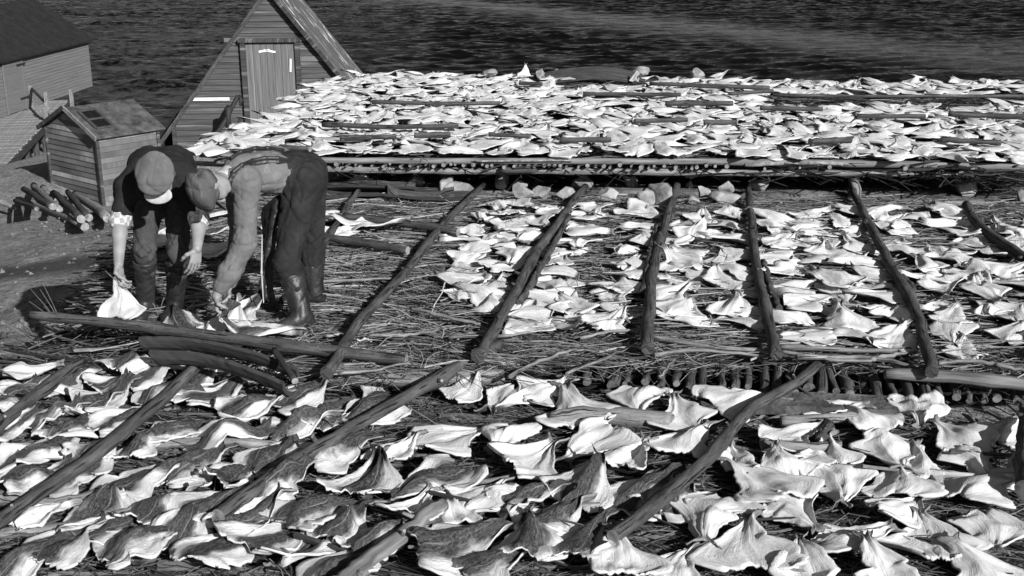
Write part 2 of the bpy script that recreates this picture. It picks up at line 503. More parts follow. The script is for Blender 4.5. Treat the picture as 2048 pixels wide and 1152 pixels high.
def sea():
    """wind-rippled sea: real waves where they can be told apart, calmer lanes between"""
    xs_ = np.arange(-62, 62, .22); ys_ = np.concatenate([np.arange(20, 45, .30), np.arange(45, 150, .30)])
    X, Y = np.meshgrid(xs_, ys_)
    r = np.random.default_rng(8); Z = np.zeros_like(X)
    wind = math.radians(100)
    for lam, a, n in ((5.5, .035, 4), (2.6, .034, 6), (1.5, .026, 8), (.95, .017, 8)):
        for _ in range(n):
            th = wind + r.normal(0, .42); k = 2 * math.pi / (lam * r.uniform(.75, 1.3)); ph = r.uniform(0, 6.28)
            arg = k * (X * math.cos(th) + Y * math.sin(th)) + ph + .9 * np.sin(X * r.uniform(.1, .5) + Y * r.uniform(-.4, .4) + r.uniform(0, 6))
            Z += a * (1 - 2 * np.abs(np.sin(arg / 2))) * (.75 + .5 * np.sin(X * r.uniform(.03, .22) + Y * r.uniform(-.2, .2) + r.uniform(0, 6)))
    lane = np.exp(-((Y - (107 - 1.5 * (X - 6))) / 14) ** 2)       # a calm lane crossing the bay
    Z *= (1 - .72 * lane)
    edge = np.minimum(np.minimum(X + 62, 62 - X), np.minimum(Y - 20, 150 - Y)).clip(0, 4) / 4
    Z = SEA + Z * edge
    n0, n1 = X.shape; i_ = np.arange(n0 * n1).reshape(n0, n1)
    F = np.stack([i_[:-1, :-1], i_[:-1, 1:], i_[1:, 1:], i_[1:, :-1]], -1).reshape(-1, 4)
    V = np.stack([X, Y, Z], -1).reshape(-1, 3); b = len(V)
    x0, x1, y0, y1 = xs_[0], xs_[-1], ys_[0], ys_[-1]; B = 2500
    ring = np.array([(x0, y0), (x1, y0), (x1, y1), (x0, y1), (-B, -50), (B, -50), (B, B), (-B, B)])
    V = np.concatenate([V, np.column_stack([ring, np.full(8, SEA)])])
    F = np.concatenate([F, np.array([(4, 5, 1, 0), (5, 6, 2, 1), (6, 7, 3, 2), (7, 4, 0, 3)]) + b])
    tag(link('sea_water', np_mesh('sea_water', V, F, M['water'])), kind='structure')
sea()

# ------------------------------------------------------------------ boathouse
def local_frame(o, phi):
    ex = Vector((math.cos(phi), math.sin(phi), 0)); ey = Vector((-math.sin(phi), math.cos(phi), 0))
    return lambda x, y, z: Vector(o) + ex * x + ey * y + Vector((0, 0, z))

BH = 29.4
def boathouse():
    c = PY(557, 296, BH)
    apex = PY(535, -20, BH).z - c.z
    HW = 2.56; SL = 1.30; eave = apex - SL * HW
    phi = math.radians(5.0); L = local_frame(c, phi); D = 4.2
    t = empty('boathouse', c)
    tag(t, 'steep gabled dark wooden boathouse with a plank door, behind the far rack of fish', 'boathouse')
    # gable wall of lapped boards
    b = MB(); z = -.5; bd = .142; k = 0
    while z < apex - .02:
        z1 = min(z + bd, apex - .01)
        w0 = min(HW, (apex - z) / SL); w1 = min(HW, (apex - z1) / SL)
        V = [L(-w0, -.028, z), L(w0, -.028, z), L(w1, 0, z1), L(-w1, 0, z1), L(-w0, 0, z), L(w0, 0, z)]
        r = k * 7.31
        uv = [(-w0 + r, z + r), (w0 + r, z + r), (w1 + r, z1 + r), (-w1 + r, z1 + r), (-w0 + r, z + r), (w0 + r, z + r)]
        b.add(V, [(0, 1, 2, 3), (4, 5, 1, 0)], 0, uv)
        z = z1; k += 1
    b.build('wall', M['shed_boards'], t)
    s = MB()                                   # side and back walls
    for sx in (-1, 1):
        V = [L(sx * HW, .01, -.6), L(sx * HW, D, -.6), L(sx * HW, D, eave), L(sx * HW, .01, eave)]
        s.add(V, [(0, 1, 2, 3)], 0, [(0, 0), (D, 0), (D, 1), (0, 1)])
    V = [L(-HW, D, -.6), L(HW, D, -.6), L(HW, D, eave), L(0, D, apex), L(-HW, D, eave)]
    s.add(V, [(0, 1, 2, 3, 4)], 0, [(0, 0), (5, 0), (5, 1), (2, 4), (0, 1)])
    s.build('side_wall', M['shed_boards'], t)
    # roof: boards running up the slope, thick enough to cast its edge shadow
    ln = math.hypot(1, SL)
    nrm = Vector((SL, 0, 1)).normalized()
    for sx in (-1, 1):
        r = MB(); n = 12 * 2
        for i in range(n):
            y0 = -.20 + (D + .35) * i / n; y1 = -.20 + (D + .35) * (i + 1) / n - .012
            off = .05 + .014 * (i % 2)
            ov = HW + .38 + RNG.uniform(-.03, .03)
            # each board in three lengths so wear differs
            ox, oz = sx * nrm.x * off, nrm.z * off
            xs = [0, ov]
            V = []
            for x in xs:
                zz = apex - SL * x
                for y in (y0, y1):
                    V.append(L(sx * x + ox, y, zz + oz)); V.append(L(sx * x + ox - sx * nrm.x * .03, y, zz + oz - nrm.z * .03))
            F = [(0, 4, 6, 2), (1, 3, 7, 5), (0, 1, 5, 4), (2, 6, 7, 3), (4, 5, 7, 6), (0, 2, 3, 1)]
            q = i * 3.37
            uv = [(q, q), (q, q + .02), (q, q + .15), (q, q + .17), (q + ov * ln, q), (q + ov * ln, q + .02), (q + ov * ln, q + .15), (q + ov * ln, q + .17)]
            r.add(V, F, 0, uv)
        r.build('roof', M['roof_boards'], t)
        bb = MB()
        a0 = L(sx * -.02, -.215, apex + .05); a1 = L(sx * (HW + .40), -.215, apex - SL * (HW + .40) + .05)
        bb.beam(a0, a1, .03, .10, up=(-sx * SL, 0, 1))
        bb.build('barge_board', M['pole'] if sx < 0 else M['trim'], t)
    # door between proud jambs
    d0 = PY(490, 90, BH - .1) - c; d1 = PY(588, 90, BH - .1) - c
    xl, xr = d0.x, d1.x
    zt = PY(540, 84, BH - .1).z - c.z
    d = MB(); n = 7
    for i in range(n):
        x0 = xl + (xr - xl) * i / n + .004; x1 = xl + (xr - xl) * (i + 1) / n - .004
        g = L((x0 + x1) / 2, -.05, (zt - .02) / 2)
        d.beam(L((x0 + x1) / 2, -.05 - .004 * (i % 2), -.05), L((x0 + x1) / 2, -.05 - .004 * (i % 2), zt - .04), x1 - x0, .03, up=(0, -1, 0))
    # uv along the plank
    do = d.build('door', M['door_boards'], t)
    uvl = do.data.uv_layers[0].data
    for i, lp in enumerate(uvl):
        u, v = lp.uv; lp.uv = (v + (i // 24) * 1.7, u)
    q = MB(); q.beam(L(xl + .33, -.078, zt - .24), L(xl + .60, -.078, zt - .20), .02, .05); q.beam(L(xl + .45, -.079, zt - .20), L(xl + .74, -.079, zt - .25), .018, .045)
    q.build('notice', M['whitepaint'], do)
    q = MB(); q.beam(L(xr - .14, -.08, zt - .75), L(xr - .12, -.08, zt - .42), .045, .02, up=(0, -1, 0)); q.build('latch', M['whitepaint'], do)
    for nm, a_, b_, wd in (('door_jamb', L(xl - .06, -.07, -.1), L(xl - .06, -.07, zt + .1), .12), ('door_jamb', L(xr + .06, -.08, -.1), L(xr + .06, -.08, zt + .1), .11)):
        q = MB(); q.beam(a_, b_, wd, .13, up=(0, -1, 0)); q.build(nm, M['trim'], t)
    q = MB(); q.beam(L(xl - .16, -.09, zt + .04), L(xr + .14, -.09, zt + .04), .16, .09); q.build('lintel', M['trim'], t)
    a = PY(387, 196, BH) - c; b2 = PY(461, 196, BH) - c
    q = MB(); q.beam(L(a.x, -.05, a.z), L(b2.x, -.05, b2.z), .03, .075); q.build('white_batten', M['whitepaint'], t)
    for x0p, x1p, yp, h in ((450, 486, 79, .10), (600, 622, 78, .10), (599, 655, 118, .13)):
        a = PY(x0p, yp, BH) - c; b2 = PY(x1p, yp, BH) - c
        q = MB(); q.beam(L(a.x, -.035, a.z), L(b2.x, -.035, a.z), .02, h); q.build('patch_board', M['pier_boards'], t)
    q = MB(); q.beam(L(-HW - .03, -.03, -.5), L(-HW - .03, -.03, eave + .05), .1, .08, up=(0, -1, 0)); q.build('corner_board', M['trim'], t)
    # low lean-to on the left, its shade put into a near-black surface
    q = MB()
    V = [L(-HW - .06, .5, -.6), L(-HW - .72, .5, -.6), L(-HW - .72, .5, eave - .35), L(-HW - .06, .5, eave + .2)]
    V2 = [p + (L(0, 1, 0) - L(0, 0, 0)) * 3 for p in V]
    q.add(V + V2, [(0, 1, 2, 3), (4, 7, 6, 5), (1, 5, 6, 2), (3, 2, 6, 7)], 0, [(0, 0), (1, 0), (1, 1), (0, 1)] * 2)
    q.build('lean_to', M['felt'], t)
    return t
boathouse()

def anchor():
    Yv = BH - .7
    c = PY(440, 285, Yv)
    t = empty('anchor', c)
    tag(t, 'rusty dark anchor leaning against the gabled boathouse beside its door', 'anchor')
    def path(ps): return [PY(x, y, Yv - dy) for x, y, dy in ps]
    q = MB(); q.tube(path([(408, 284, .45), (425, 275, .4), (444, 254, .3), (458, 226, .15), (470, 203, .05), (477, 192, 0)]), [.075, .06, .055, .055, .06, .065], 8); q.build('shank', M['iron'], t, smooth=True)
    q = MB(); q.tube(path([(400, 278, .5), (409, 285, .45), (416, 290, .45)]), [.07, .10, .06], 8); q.build('fluke', M['iron'], t, smooth=True)
    q = MB(); q.tube(path([(477, 192, 0), (482, 200, .05), (481, 212, .1)]), [.06, .05, .03], 8); q.build('fluke', M['iron'], t, smooth=True)
    q = MB(); q.tube(path([(458, 214, .2), (456, 235, .2), (457, 258, .25)]), [.09, .07, .075], 8); q.build('stock', M['iron'], t, smooth=True)
    q = MB(); q.tube(path([(457, 260, .25), (466, 263, .25), (476, 250, .2), (482, 236, .15), (487, 234, .12), (489, 241, .12)]), [.05, .05, .045, .04, .04, .03], 8); q.build('arm', M['iron'], t, smooth=True)
anchor()

# ------------------------------------------------------------------ small hut
def hut():
    C = PY(209, 412, 26.5); Lp = PY(107, 376, 27.9); Rp = PY(302, 380, 28.0)
    zb = C.z; ztop = PY(207, 273, 26.5).z
    eL = Vector((Lp.x - C.x, Lp.y - C.y, 0)); eR = Vector((Rp.x - C.x, Rp.y - C.y, 0))
    wl_, wr_ = eL.length, eR.length
    uL = eL.normalized(); uR = Vector((uL.y, -uL.x, 0))
    if uR.dot(eR) < 0: uR = -uR
    h = ztop - zb; pk = h + .52
    def P(a, b, z): return Vector((C.x, C.y, zb)) + uL * a + uR * b + Vector((0, 0, z))
    t = empty('small_hut', C)
    tag(t, 'little weathered board hut with a gabled roof, behind the man in a short-sleeved jumper', 'hut')
    b = MB(); z = -.3; k = 0
    while z < pk - .02:
        z1 = min(z + .13, pk - .01)
        def ext(zz): return (0, wl_) if zz <= h else ((zz - h) / (pk - h) * wl_ / 2, wl_ - (zz - h) / (pk - h) * wl_ / 2)
        a0, a1 = ext(z); c0, c1 = ext(z1)
        q = k * 5.17
        V = [P(a1, -.02, z), P(a0, -.02, z), P(c0, 0, z1), P(c1, 0, z1), P(a1, 0, z), P(a0, 0, z)]
        b.add(V, [(0, 1, 2, 3), (4, 5, 1, 0)], 0, [(q + p.x, z + q) for p in V]); z = z1; k += 1
    b.build('wall', M['hut_boards'], t)
    b = MB(); z = -.3; k = 0
    while z < h:
        z1 = min(z + .13, h); q = k * 3.1
        V = [P(-.02, 0, z), P(-.02, wr_, z), P(0, wr_, z1), P(0, 0, z1), P(0, 0, z), P(0, wr_, z)]
        b.add(V, [(0, 1, 2, 3), (4, 5, 1, 0)], 0, [(q + i, z + q) for i in (0, 1.8, 1.8, 0, 0, 1.8)]); z = z1; k += 1
    V = [P(wl_, 0, -.3), P(wl_, wr_, -.3), P(wl_, wr_, h), P(wl_, 0, h)]; b.add(V, [(0, 1, 2, 3)], 0, [(0, 0), (1, 0), (1, 1), (0, 1)])
    V = [P(0, wr_, -.3), P(wl_, wr_, -.3), P(wl_, wr_, h), P(wl_ / 2, wr_, pk), P(0, wr_, h)]; b.add(V, [(0, 1, 2, 3, 4)], 0, [(0, 0), (1, 0), (1, 1), (.5, 2), (0, 1)])
    b.build('side_wall', M['hut_boards'], t)
    sl = (pk - h) / (wl_ / 2)
    for s_ in (0, 1):
        r = MB(); ov = .14
        def R(u, b_, dz):   # u from ridge down
            a = wl_ / 2 - u if s_ == 0 else wl_ / 2 + u
            return P(a, b_, pk - sl * u + dz)
        U = wl_ / 2 + ov
        V = [R(0, -.12, .02), R(U, -.12, .02), R(U, wr_ + .12, .02), R(0, wr_ + .12, .02), R(0, -.12, .06), R(U, -.12, .06), R(U, wr_ + .12, .06), R(0, wr_ + .12, .06)]
        F = [(0, 1, 2, 3), (7, 6, 5, 4), (0, 4, 5, 1), (1, 5, 6, 2), (2, 6, 7, 3)]
        r.add(V, F, 0, [(p.y, p.x) for p in V]); ro = r.build('roof', M['hut_roof'], t)
        q = MB(); q.beam(R(-.03, -.14, .06), R(U + .03, -.14, .05), .035, .10); q.build('barge_board', M['pale_bark' if s_ == 0 else 'trim'], t)
        if s_ == 0:
            q = MB()
            for (u0, b0), (u1, b1) in (((.25, .1), (.95, .1)), ((.25, .55), (.95, .55)), ((.25, .1), (.25, .55)), ((.6, .1), (.6, .55)), ((.95, .1), (.95, .55))):
                q.beam(R(u0, b0, .09), R(u1, b1, .09), .07, .04)
            hf = q.build('hatch_frame', M['trim'], t)
            q = MB(); V = [R(.27, .12, .068), R(.93, .12, .068), R(.93, .53, .068), R(.27, .53, .068)]; q.add(V, [(3, 2, 1, 0), (0, 1, 2, 3)]); q.build('dark_pane', M['felt'], hf)
    for a, bb in ((0, 0), (wl_, 0), (0, wr_)):
        q = MB(); q.beam(P(a - .02, bb - .03, -.3), P(a - .02, bb - .03, h), .08, .06, up=(uL.x, uL.y, 0)); q.build('corner_board', M['trim'], t)
hut()

# ------------------------------------------------------------------ pier shed and pier
def pier_shed():
    c = PY(185, 172, 50); zt = PY(178, 76, 50).z
    f = PY(0, 222, 41.5)
    t = empty('pier_shed', c)
    tag(t, 'grey boarded shed with a dark felt roof at the far end of the pier', 'shed')
    d = Vector((f.x - c.x, f.y - c.y, 0)).normalized(); n = Vector((-d.y, d.x, 0))
    if n.x > 0: n = -n                                   # away from the visible wall
    h = zt - c.z; Lw = 13; W = 4.4
    def P(a, b, z): return Vector((c.x, c.y, c.z)) + d * a + n * b + Vector((0, 0, z))
    b = MB(); z = 0; k = 0
    while z < h:
        z1 = min(z + .12, h); q = k * 4.3
        V = [P(0, -.02, z), P(Lw, -.02, z), P(Lw, 0, z1), P(0, 0, z1), P(0, 0, z), P(Lw, 0, z)]
        b.add(V, [(0, 1, 2, 3), (4, 5, 1, 0)], 0, [(q, z + q), (q + 13, z + q), (q + 13, z1 + q), (q, z1 + q), (q, z + q), (q + 13, z + q)]); z = z1; k += 1
    V = [P(0, 0, 0), P(0, W, 0), P(0, W, h), P(0, W / 2, h + 1.5), P(0, 0, h)]; b.add(V, [(0, 1, 2, 3, 4)], 0, [(0, 0), (4, 0), (4, 2), (2, 3), (0, 2)])
    V = [P(0, W, 0), P(Lw, W, 0), P(Lw, W, h), P(0, W, h)]; b.add(V, [(0, 1, 2, 3)], 0, [(0, 0), (1, 0), (1, 1), (0, 1)])
    V = [P(Lw, 0, 0), P(Lw, W, 0), P(Lw, W, h), P(Lw, W / 2, h + 1.5), P(Lw, 0, h)]; b.add(V, [(0, 1, 2, 3, 4)], 0, [(0, 0), (4, 0), (4, 2), (2, 3), (0, 2)])
    b.build('wall', M['pier_boards'], t)
    sl = 1.5 / (W / 2)
    for s_ in (0, 1):
        r = MB()
        def R(u, a, dz): return P(a, W / 2 - u if s_ == 0 else W / 2 + u, h + 1.5 - sl * u + dz)
        V = [R(0, -.25, .02), R(W / 2 + .22, -.25, .02), R(W / 2 + .22, Lw + .2, .02), R(0, Lw + .2, .02), R(0, -.25, .1), R(W / 2 + .22, -.25, .1), R(W / 2 + .22, Lw + .2, .1), R(0, Lw + .2, .1)]
        r.add(V, [(0, 1, 2, 3), (7, 6, 5, 4), (0, 4, 5, 1), (1, 5, 6, 2), (2, 6, 7, 3)]); r.build('roof', M['felt'], t)
    def along(px):                                        # where a pixel column meets the wall
        r = ray(px, 150); k = (c.x * d.y - c.y * d.x) / (r.x * d.y - r.y * d.x); p = Vector((r.x * k, r.y * k)); return (p - c.xy).dot(d.xy)
    a0, a1 = along(42), along(6)
    q = MB(); q.beam(P((a0 + a1) / 2, -.05, .02), P((a0 + a1) / 2, -.05, h - .12), abs(a1 - a0), .04, up=(n.x, n.y, 0)); dr = q.build('door', M['pier_boards'], t)
    for z in (.45, h - .35):
        q = MB(); q.beam(P(a0 - .25, -.1, z), P(a0 + .45, -.1, z), .03, .06); q.build('hinge', M['iron'], dr)
    for aj in (a0 - .05, a1 + .05):
        q = MB(); q.beam(P(aj, -.06, 0), P(aj, -.06, h - .05), .09, .05, up=(n.x, n.y, 0)); q.build('door_jamb', M['pier_boards'], t)
    for px in (182, 168, 145, 120):
        a = along(px); q = MB(); q.beam(P(a, .1, -2), P(a, .1, .0), .16, .16); q.build('stilt', M['pale_bark'], t)
pier_shed()

def pier():
    zd = PY(110, 216, 44).z
    e0 = PY(135, 204, 46); e0.z = zd
    e1 = at(18, 318, zd); e2 = at(-60, 370, zd)
    t = empty('pier', e1)
    tag(t, 'plank pier on dark posts leading from the shore to the grey shed', 'pier')
    d = (e1 - e0); Ln = d.length; d.normalize(); n = Vector((d.y, -d.x, 0))
    if n.x > 0: n = -n
    q = MB(); N = 70
    for i in range(N):
        a = Ln * 1.15 * i / N
        p = e0 + d * (a + .12)
        q.beam(p + Vector((0, 0, RNG.uniform(-.012, .012))) - n * RNG.uniform(0, .08), p + n * 4.2, Ln * 1.15 / N - .03, .05)
    q.build('deck', M['deck'], t)
    q = MB(); q.beam(e0 + Vector((0, 0, -.16)), e0 + d * Ln * 1.15 + Vector((0, 0, -.16)), .14, .22); q.build('edge_beam', M['dark_plank'], t)
    for k in range(9):
        a = Ln * (.02 + .14 * k); p = e0 + d * a + n * .12
        q = MB(); q.tube([p + Vector((0, 0, -2.2)), p + Vector((0, 0, -.05))], .10, 8, rng=RNG, rough=.1); q.build('post', M['bark'], t)
    for px, py0, py1, Yv in ((62, 206, 170, 44), (94, 246, 184, 40.5), (143, 200, 178, 46)):
        p = PY(px, py0, Yv); p2 = PY(px - 2, py1, Yv)
        q = MB(); q.beam(p - Vector((0, 0, .3)), p2, .12, .12, up=(1, 0, 0)); q.build('rail_post', M['pale_bark'], t)
    q = MB(); q.tube([PY(64, 178, 43.9), PY(92, 206, 40.6)], .06, 6); q.build('hand_rail', M['dark_plank'], t)
pier()

# ------------------------------------------------------------------ firewood by the hut
def one_log(name, pts, rad, label, cat, mats=None, group=None, rng=RNG, rough=.10, sides=10, res=14, wob=.012, knots=True, stubs=0):
    """a single natural pole through the given points, wavy and knotted, its origin at its first end"""
    P = [Vector(p) for p in pts]
    if np.isscalar(rad): rad = [rad] * len(P)
    # resample with a Catmull-Rom curve
    out = []; R = []
    n = len(P)
    per = max(2, int(res / (n - 1)))
    for i in range(n - 1):
        p0, p1, p2, p3 = P[max(i - 1, 0)], P[i], P[i + 1], P[min(i + 2, n - 1)]
        for k in range(per):
            u = k / per
            out.append(.5 * ((2 * p1) + (p2 - p0) * u + (2 * p0 - 5 * p1 + 4 * p2 - p3) * u * u + (3 * p1 - 3 * p2 + p3 - p0) * u ** 3)); R.append(rad[i] + (rad[i + 1] - rad[i]) * u)
    out.append(P[-1]); R.append(rad[-1])
    for i in range(len(out)):
        out[i] = out[i] + Vector((rng.uniform(-1, 1), rng.uniform(-1, 1), rng.uniform(-.3, .5))) * wob
        R[i] *= 1 + rng.uniform(-rough, rough) + (.22 if knots and rng.random() < .12 else 0)
    m = MB(); m.tube(out, R, sides, 0, 1, rng, .05)
    for _ in range(stubs):
        i = rng.randint(2, len(out) - 3); d_ = (out[i + 1] - out[i - 1]).normalized(); e_ = Vector((rng.uniform(-1, 1), rng.uniform(-1, 1), rng.uniform(.1, 1))); e_ = (e_ - d_ * e_.dot(d_)).normalized() + d_ * .6
        m.tube([out[i], out[i] + e_.normalized() * R[i] * 1.25, out[i] + e_.normalized() * R[i] * rng.uniform(1.5, 2.6)], [R[i] * .42, R[i] * .34, R[i] * .22], 6, 0, 1)
    o = m.build(name, mats or [M['bark'], M['cut']], None, P[0], smooth=False)
    fl = np.ones(len(o.data.polygons), bool)
    for q in o.data.polygons:
        if len(q.vertices) > 4: fl[q.index] = False
    o.data.polygons.foreach_set('use_smooth', fl)
    if label: tag(o, label, cat, group)
    return o

wood = [((42, 400), (170, 452), .10, 1, 'long pale barkless log at the front of the woodpile by the small hut'),
        ((30, 402), (75, 418), .07, 0, 'short dark stick end at the left of the woodpile by the small hut'),
        ((48, 378), (105, 415), .10, 0, 'thick round log on top of the woodpile, left of the small hut'),
        ((66, 372), (120, 418), .11, 1, 'grey barked log second from the top of the woodpile by the small hut'),
        ((86, 376), (112, 398), .09, 1, 'stubby pale log lying over the woodpile by the small hut'),
        ((108, 386), (163, 437), .11, 0, 'dark log in the middle of the woodpile by the small hut'),
        ((135, 384), (178, 436), .10, 0, 'dark rough log close to the hut wall in the woodpile'),
        ((150, 388), (214, 436), .11, 1, 'rightmost log of the woodpile, leaning at the foot of the hut'),
        ((0, 403), (30, 416), .09, 1, 'pale broken plank end lying left of the woodpile')]
for k, ((x0, y0), (x1, y1), r, pale, lab) in enumerate(wood):
    def gp(x, y, up):
        Yg = 12.0
        for _ in range(60):
            p = PY(x, y, Yg)
            if p.z <= float(ground_z(p.x, p.y)) + up: break
            Yg += .25
        return p
    up = .12 + .06 * (k % 3)
    one_log('firewood_log', [gp(x0, y0, up + .1), gp(x1, y1, up)], [r * .68, r * .52], lab, 'firewood log', [M['pale_bark' if pale else 'bark'], M['cut']], 'firewood by the hut', res=6, wob=.02)
# ------------------------------------------------------------------ brush beds (twigs nobody could count)
def twig_array(n, sampler, zrange, lr, rr, ang, spread, tone, seed, droop=.03):
    r = np.random.default_rng(seed)
    xy = sampler(n, r); n = len(xy)
    L = r.uniform(lr[0], lr[1], n); R = rr[0] + (rr[1] - rr[0]) * r.random(n) ** 2.2
    a = ang + r.normal(0, spread, n) + (r.random(n) < .12) * r.uniform(-1.4, 1.4, n)
    z0 = r.uniform(zrange[0], zrange[1], n)
    tilt = r.normal(0, .10, n)
    bend = r.normal(0, .22, n)
    K = 5; S = 3
    ts = np.linspace(-.5, .5, K)
    d = np.stack([np.cos(a), np.sin(a)], -1); pn = np.stack([-d[:, 1], d[:, 0]], -1)
    wig = r.normal(0, .035, (n, K)) * L[:, None]
    V = np.zeros((n, K, S, 3))
    for k in range(K):
        t = ts[k]
        cx = xy + d * (t * L)[:, None] + pn * ((bend * (t * t * 4 - .5) * L * .5) + wig[:, k])[:, None]
        cz = z0 + tilt * t * L - droop * (2 * t) ** 2 * L
        rad = R * (1 - .45 * (k / (K - 1)))
        for s_ in range(S):
            th = 2 * math.pi * s_ / S + .5
            V[:, k, s_, :2] = cx + pn * (np.cos(th) * rad)[:, None]
            V[:, k, s_, 2] = cz + np.sin(th) * rad
    base = (np.arange(n) * K * S)[:, None, None, None]
    kk = np.arange(K - 1)[None, :, None, None]; ss = np.arange(S)[None, None, :, None]
    s2 = (ss + 1) % S
    F = np.concatenate([base + kk * S + ss, base + kk * S + s2, base + (kk + 1) * S + s2, base + (kk + 1) * S + ss], -1).reshape(-1, 4)
    T = np.repeat(tone[0] + (tone[1] - tone[0]) * r.random(n) ** 1.6, K * S)
    return V.reshape(-1, 3), F, T

def inpoly(P, poly):
    x, y = P[:, 0], P[:, 1]; c = np.zeros(len(P), bool); j = len(poly) - 1
    for i in range(len(poly)):
        xi, yi = poly[i]; xj, yj = poly[j]
        c ^= ((yi > y) != (yj > y)) & (x < (xj - xi) * (y - yi) / (yj - yi + 1e-12) + xi); j = i
    return c

def poly_sampler(poly):
    poly = [(p[0], p[1]) for p in poly]
    A = np.array(poly); lo, hi = A.min(0), A.max(0)
    def f(n, r):
        out = np.zeros((0, 2))
        while len(out) < n:
            q = r.uniform(lo, hi, (n * 2, 2)); out = np.concatenate([out, q[inpoly(q, poly)]])
        return out[:n]
    return f

AX = math.radians(-9)       # the flakes' long axis
MID = [at(x, y, 0) for x, y in ((176, 648), (250, 545), (325, 440), (400, 398), (640, 392), (1000, 394), (1500, 396), (2150, 408), (2300, 640), (2150, 765), (1860, 742), (1560, 722), (1200, 724), (1000, 742), (640, 756), (400, 700))]
NEAR = [at(x, y, NZ) for x, y in ((215, 640), (640, 745), (980, 768), (1120, 798), (1600, 822), (2200, 868), (2400, 1250), (-330, 1250), (-150, 900), (0, 790), (100, 705))]
def bed(name, label, layers):
    Vs, Fs, Ts = [], [], []; b = 0
    for L in layers:
        V, F, T = twig_array(*L)
        Vs.append(V); Fs.append(F + b); Ts.append(T); b += len(V)
    me = np_mesh(name, np.concatenate(Vs), np.concatenate(Fs), M['twig'], smooth=False, tone=np.concatenate(Ts))
    return tag(link(name, me), label, 'brushwood', kind='stuff')

sm, sn = poly_sampler(MID), poly_sampler(NEAR)
bed('brush_bed', 'bed of bare twigs laid crosswise under the fish on the middle flake', [
    (9000, sm, (-.14, -.06), (.5, 1.0), (.004, .011), AX, .35, (.004, .03), 1),  # shade in the gaps put into near-black lower twigs
    (11000, sm, (-.07, .015), (.3, .8), (.0018, .0058), AX, .42, (.025, .34), 2),
    (9000, sm, (-.05, .035), (.15, .55), (.0018, .0044), AX, .70, (.03, .54), 3),
    (1200, sm, (-.01, .045), (.4, 1.0), (.0035, .0075), AX, .26, (.18, .60), 4)])
bed('brush_bed', 'coarse bed of sticks and twigs under the fish on the near flake', [
    (4500, sn, (-.15 + NZ, -.05 + NZ), (.5, 1.0), (.006, .016), AX, .3, (.01, .06), 5),  # bottom sticks coloured dark for the shade between them
    (800, sn, (-.05 + NZ, .0 + NZ), (.5, 1.3), (.008, .019), AX, .18, (.03, .30), 6),
    (8500, sn, (-.05 + NZ, .01 + NZ), (.2, .7), (.002, .006), AX, .5, (.012, .24), 7),
    (4500, sn, (-.03 + NZ, .03 + NZ), (.1, .4), (.0014, .004), AX, .9, (.02, .34), 8)])

FAR = [at(x, y, FZ) for x, y in ((362, 304), (640, 313), (1400, 316), (2150, 336), (2150, 168), (1700, 166), (1100, 158), (700, 152), (645, 165), (505, 240))]
sf = poly_sampler([at(x, y, FZ) for x, y in ((500, 308), (640, 313), (1400, 316), (2150, 336), (2150, 168), (1700, 166), (1100, 158), (760, 154), (720, 168), (610, 240))])
bed('brush_bed', 'dark brushwood showing between the fish of the far raised flake', [
    (9000, sf, (FZ - .12, FZ - .03), (.6, 1.2), (.006, .016), AX, .3, (.01, .06), 9),
    (2600, sf, (FZ - .04, FZ + .02), (.3, .8), (.003, .008), AX, .4, (.05, .3), 10)])

# ------------------------------------------------------------------ poles of the middle flake
def flat(pts, r, z=0.0, lift=0.012):
    return [at(x, y, z) + Vector((0, 0, r + lift)) for x, y in pts]
mid_poles = [
    (((716, 397), (690, 440), (655, 500), (630, 545)), .036, 'dark pole behind the stooping man in grey shirt, leftmost on the middle flake'),
    (((968, 386), (875, 480), (832, 540), (742, 640), (700, 700), (655, 772)), .040, 'knotty pole on the middle flake with bare twigs on its left side'),
    (((1170, 390), (1090, 500), (1022, 620), (985, 690), (958, 738)), .045, 'dark pole of the middle flake whose near end meets the long leaning near pole'),
    (((1353, 381), (1338, 440), (1320, 500), (1302, 580), (1297, 650), (1293, 722)), .047, 'crooked middle-flake pole with a chopped overhanging near end'),
    (((1497, 392), (1503, 470), (1513, 550), (1533, 660), (1552, 735)), .044, 'straight dark pole right of the crooked one on the middle flake'),
    (((1702, 395), (1738, 470), (1775, 545), (1815, 620), (1842, 690), (1862, 772)), .046, 'long heavy middle-flake pole ending above the row of stones at right'),
    (((1930, 428), (1952, 468), (2008, 512), (2080, 560), (2180, 640)), .052, 'bent pole at the far right of the middle flake'),
    (((1138, 448), (1105, 510), (1075, 565), (1040, 625)), .030, 'thinner pole lying alongside the leaning-pole end of the middle flake'),
    (((1312, 470), (1300, 530), (1288, 605)), .034, 'short second pole lying hard against the crooked middle-flake pole'),
    (((1526, 540), (1538, 590), (1556, 640)), .030, 'short thin pole tucked beside the straight dark middle-flake pole'),
    (((1765, 520), (1800, 570), (1826, 600)), .030, 'short thin pole tucked beside the heavy middle-flake pole'),
]
for pts, r, lab in mid_poles:
    r *= .78
    one_log('drying_pole', flat(pts, r, 0, .045), [r * .85] + [r] * (len(pts) - 2) + [r * 1.05], lab, 'pole', [M['bark'], M['bark']], 'poles on the middle flake', res=22, wob=.008, rough=.05, stubs=4)
for pts, r, lab in (
    (((600, 480), (655, 497), (740, 510), (816, 525)), .030, 'stick lying crosswise right of the stooping men, nearer of two'),
    (((690, 456), (765, 463), (850, 475), (917, 487)), .033, 'stick with a square cut end lying across the knotty pole')):
    one_log('cross_stick', flat(pts, r, 0, .06), r, lab, 'stick', None, 'sticks across the middle flake', res=14, wob=.006)

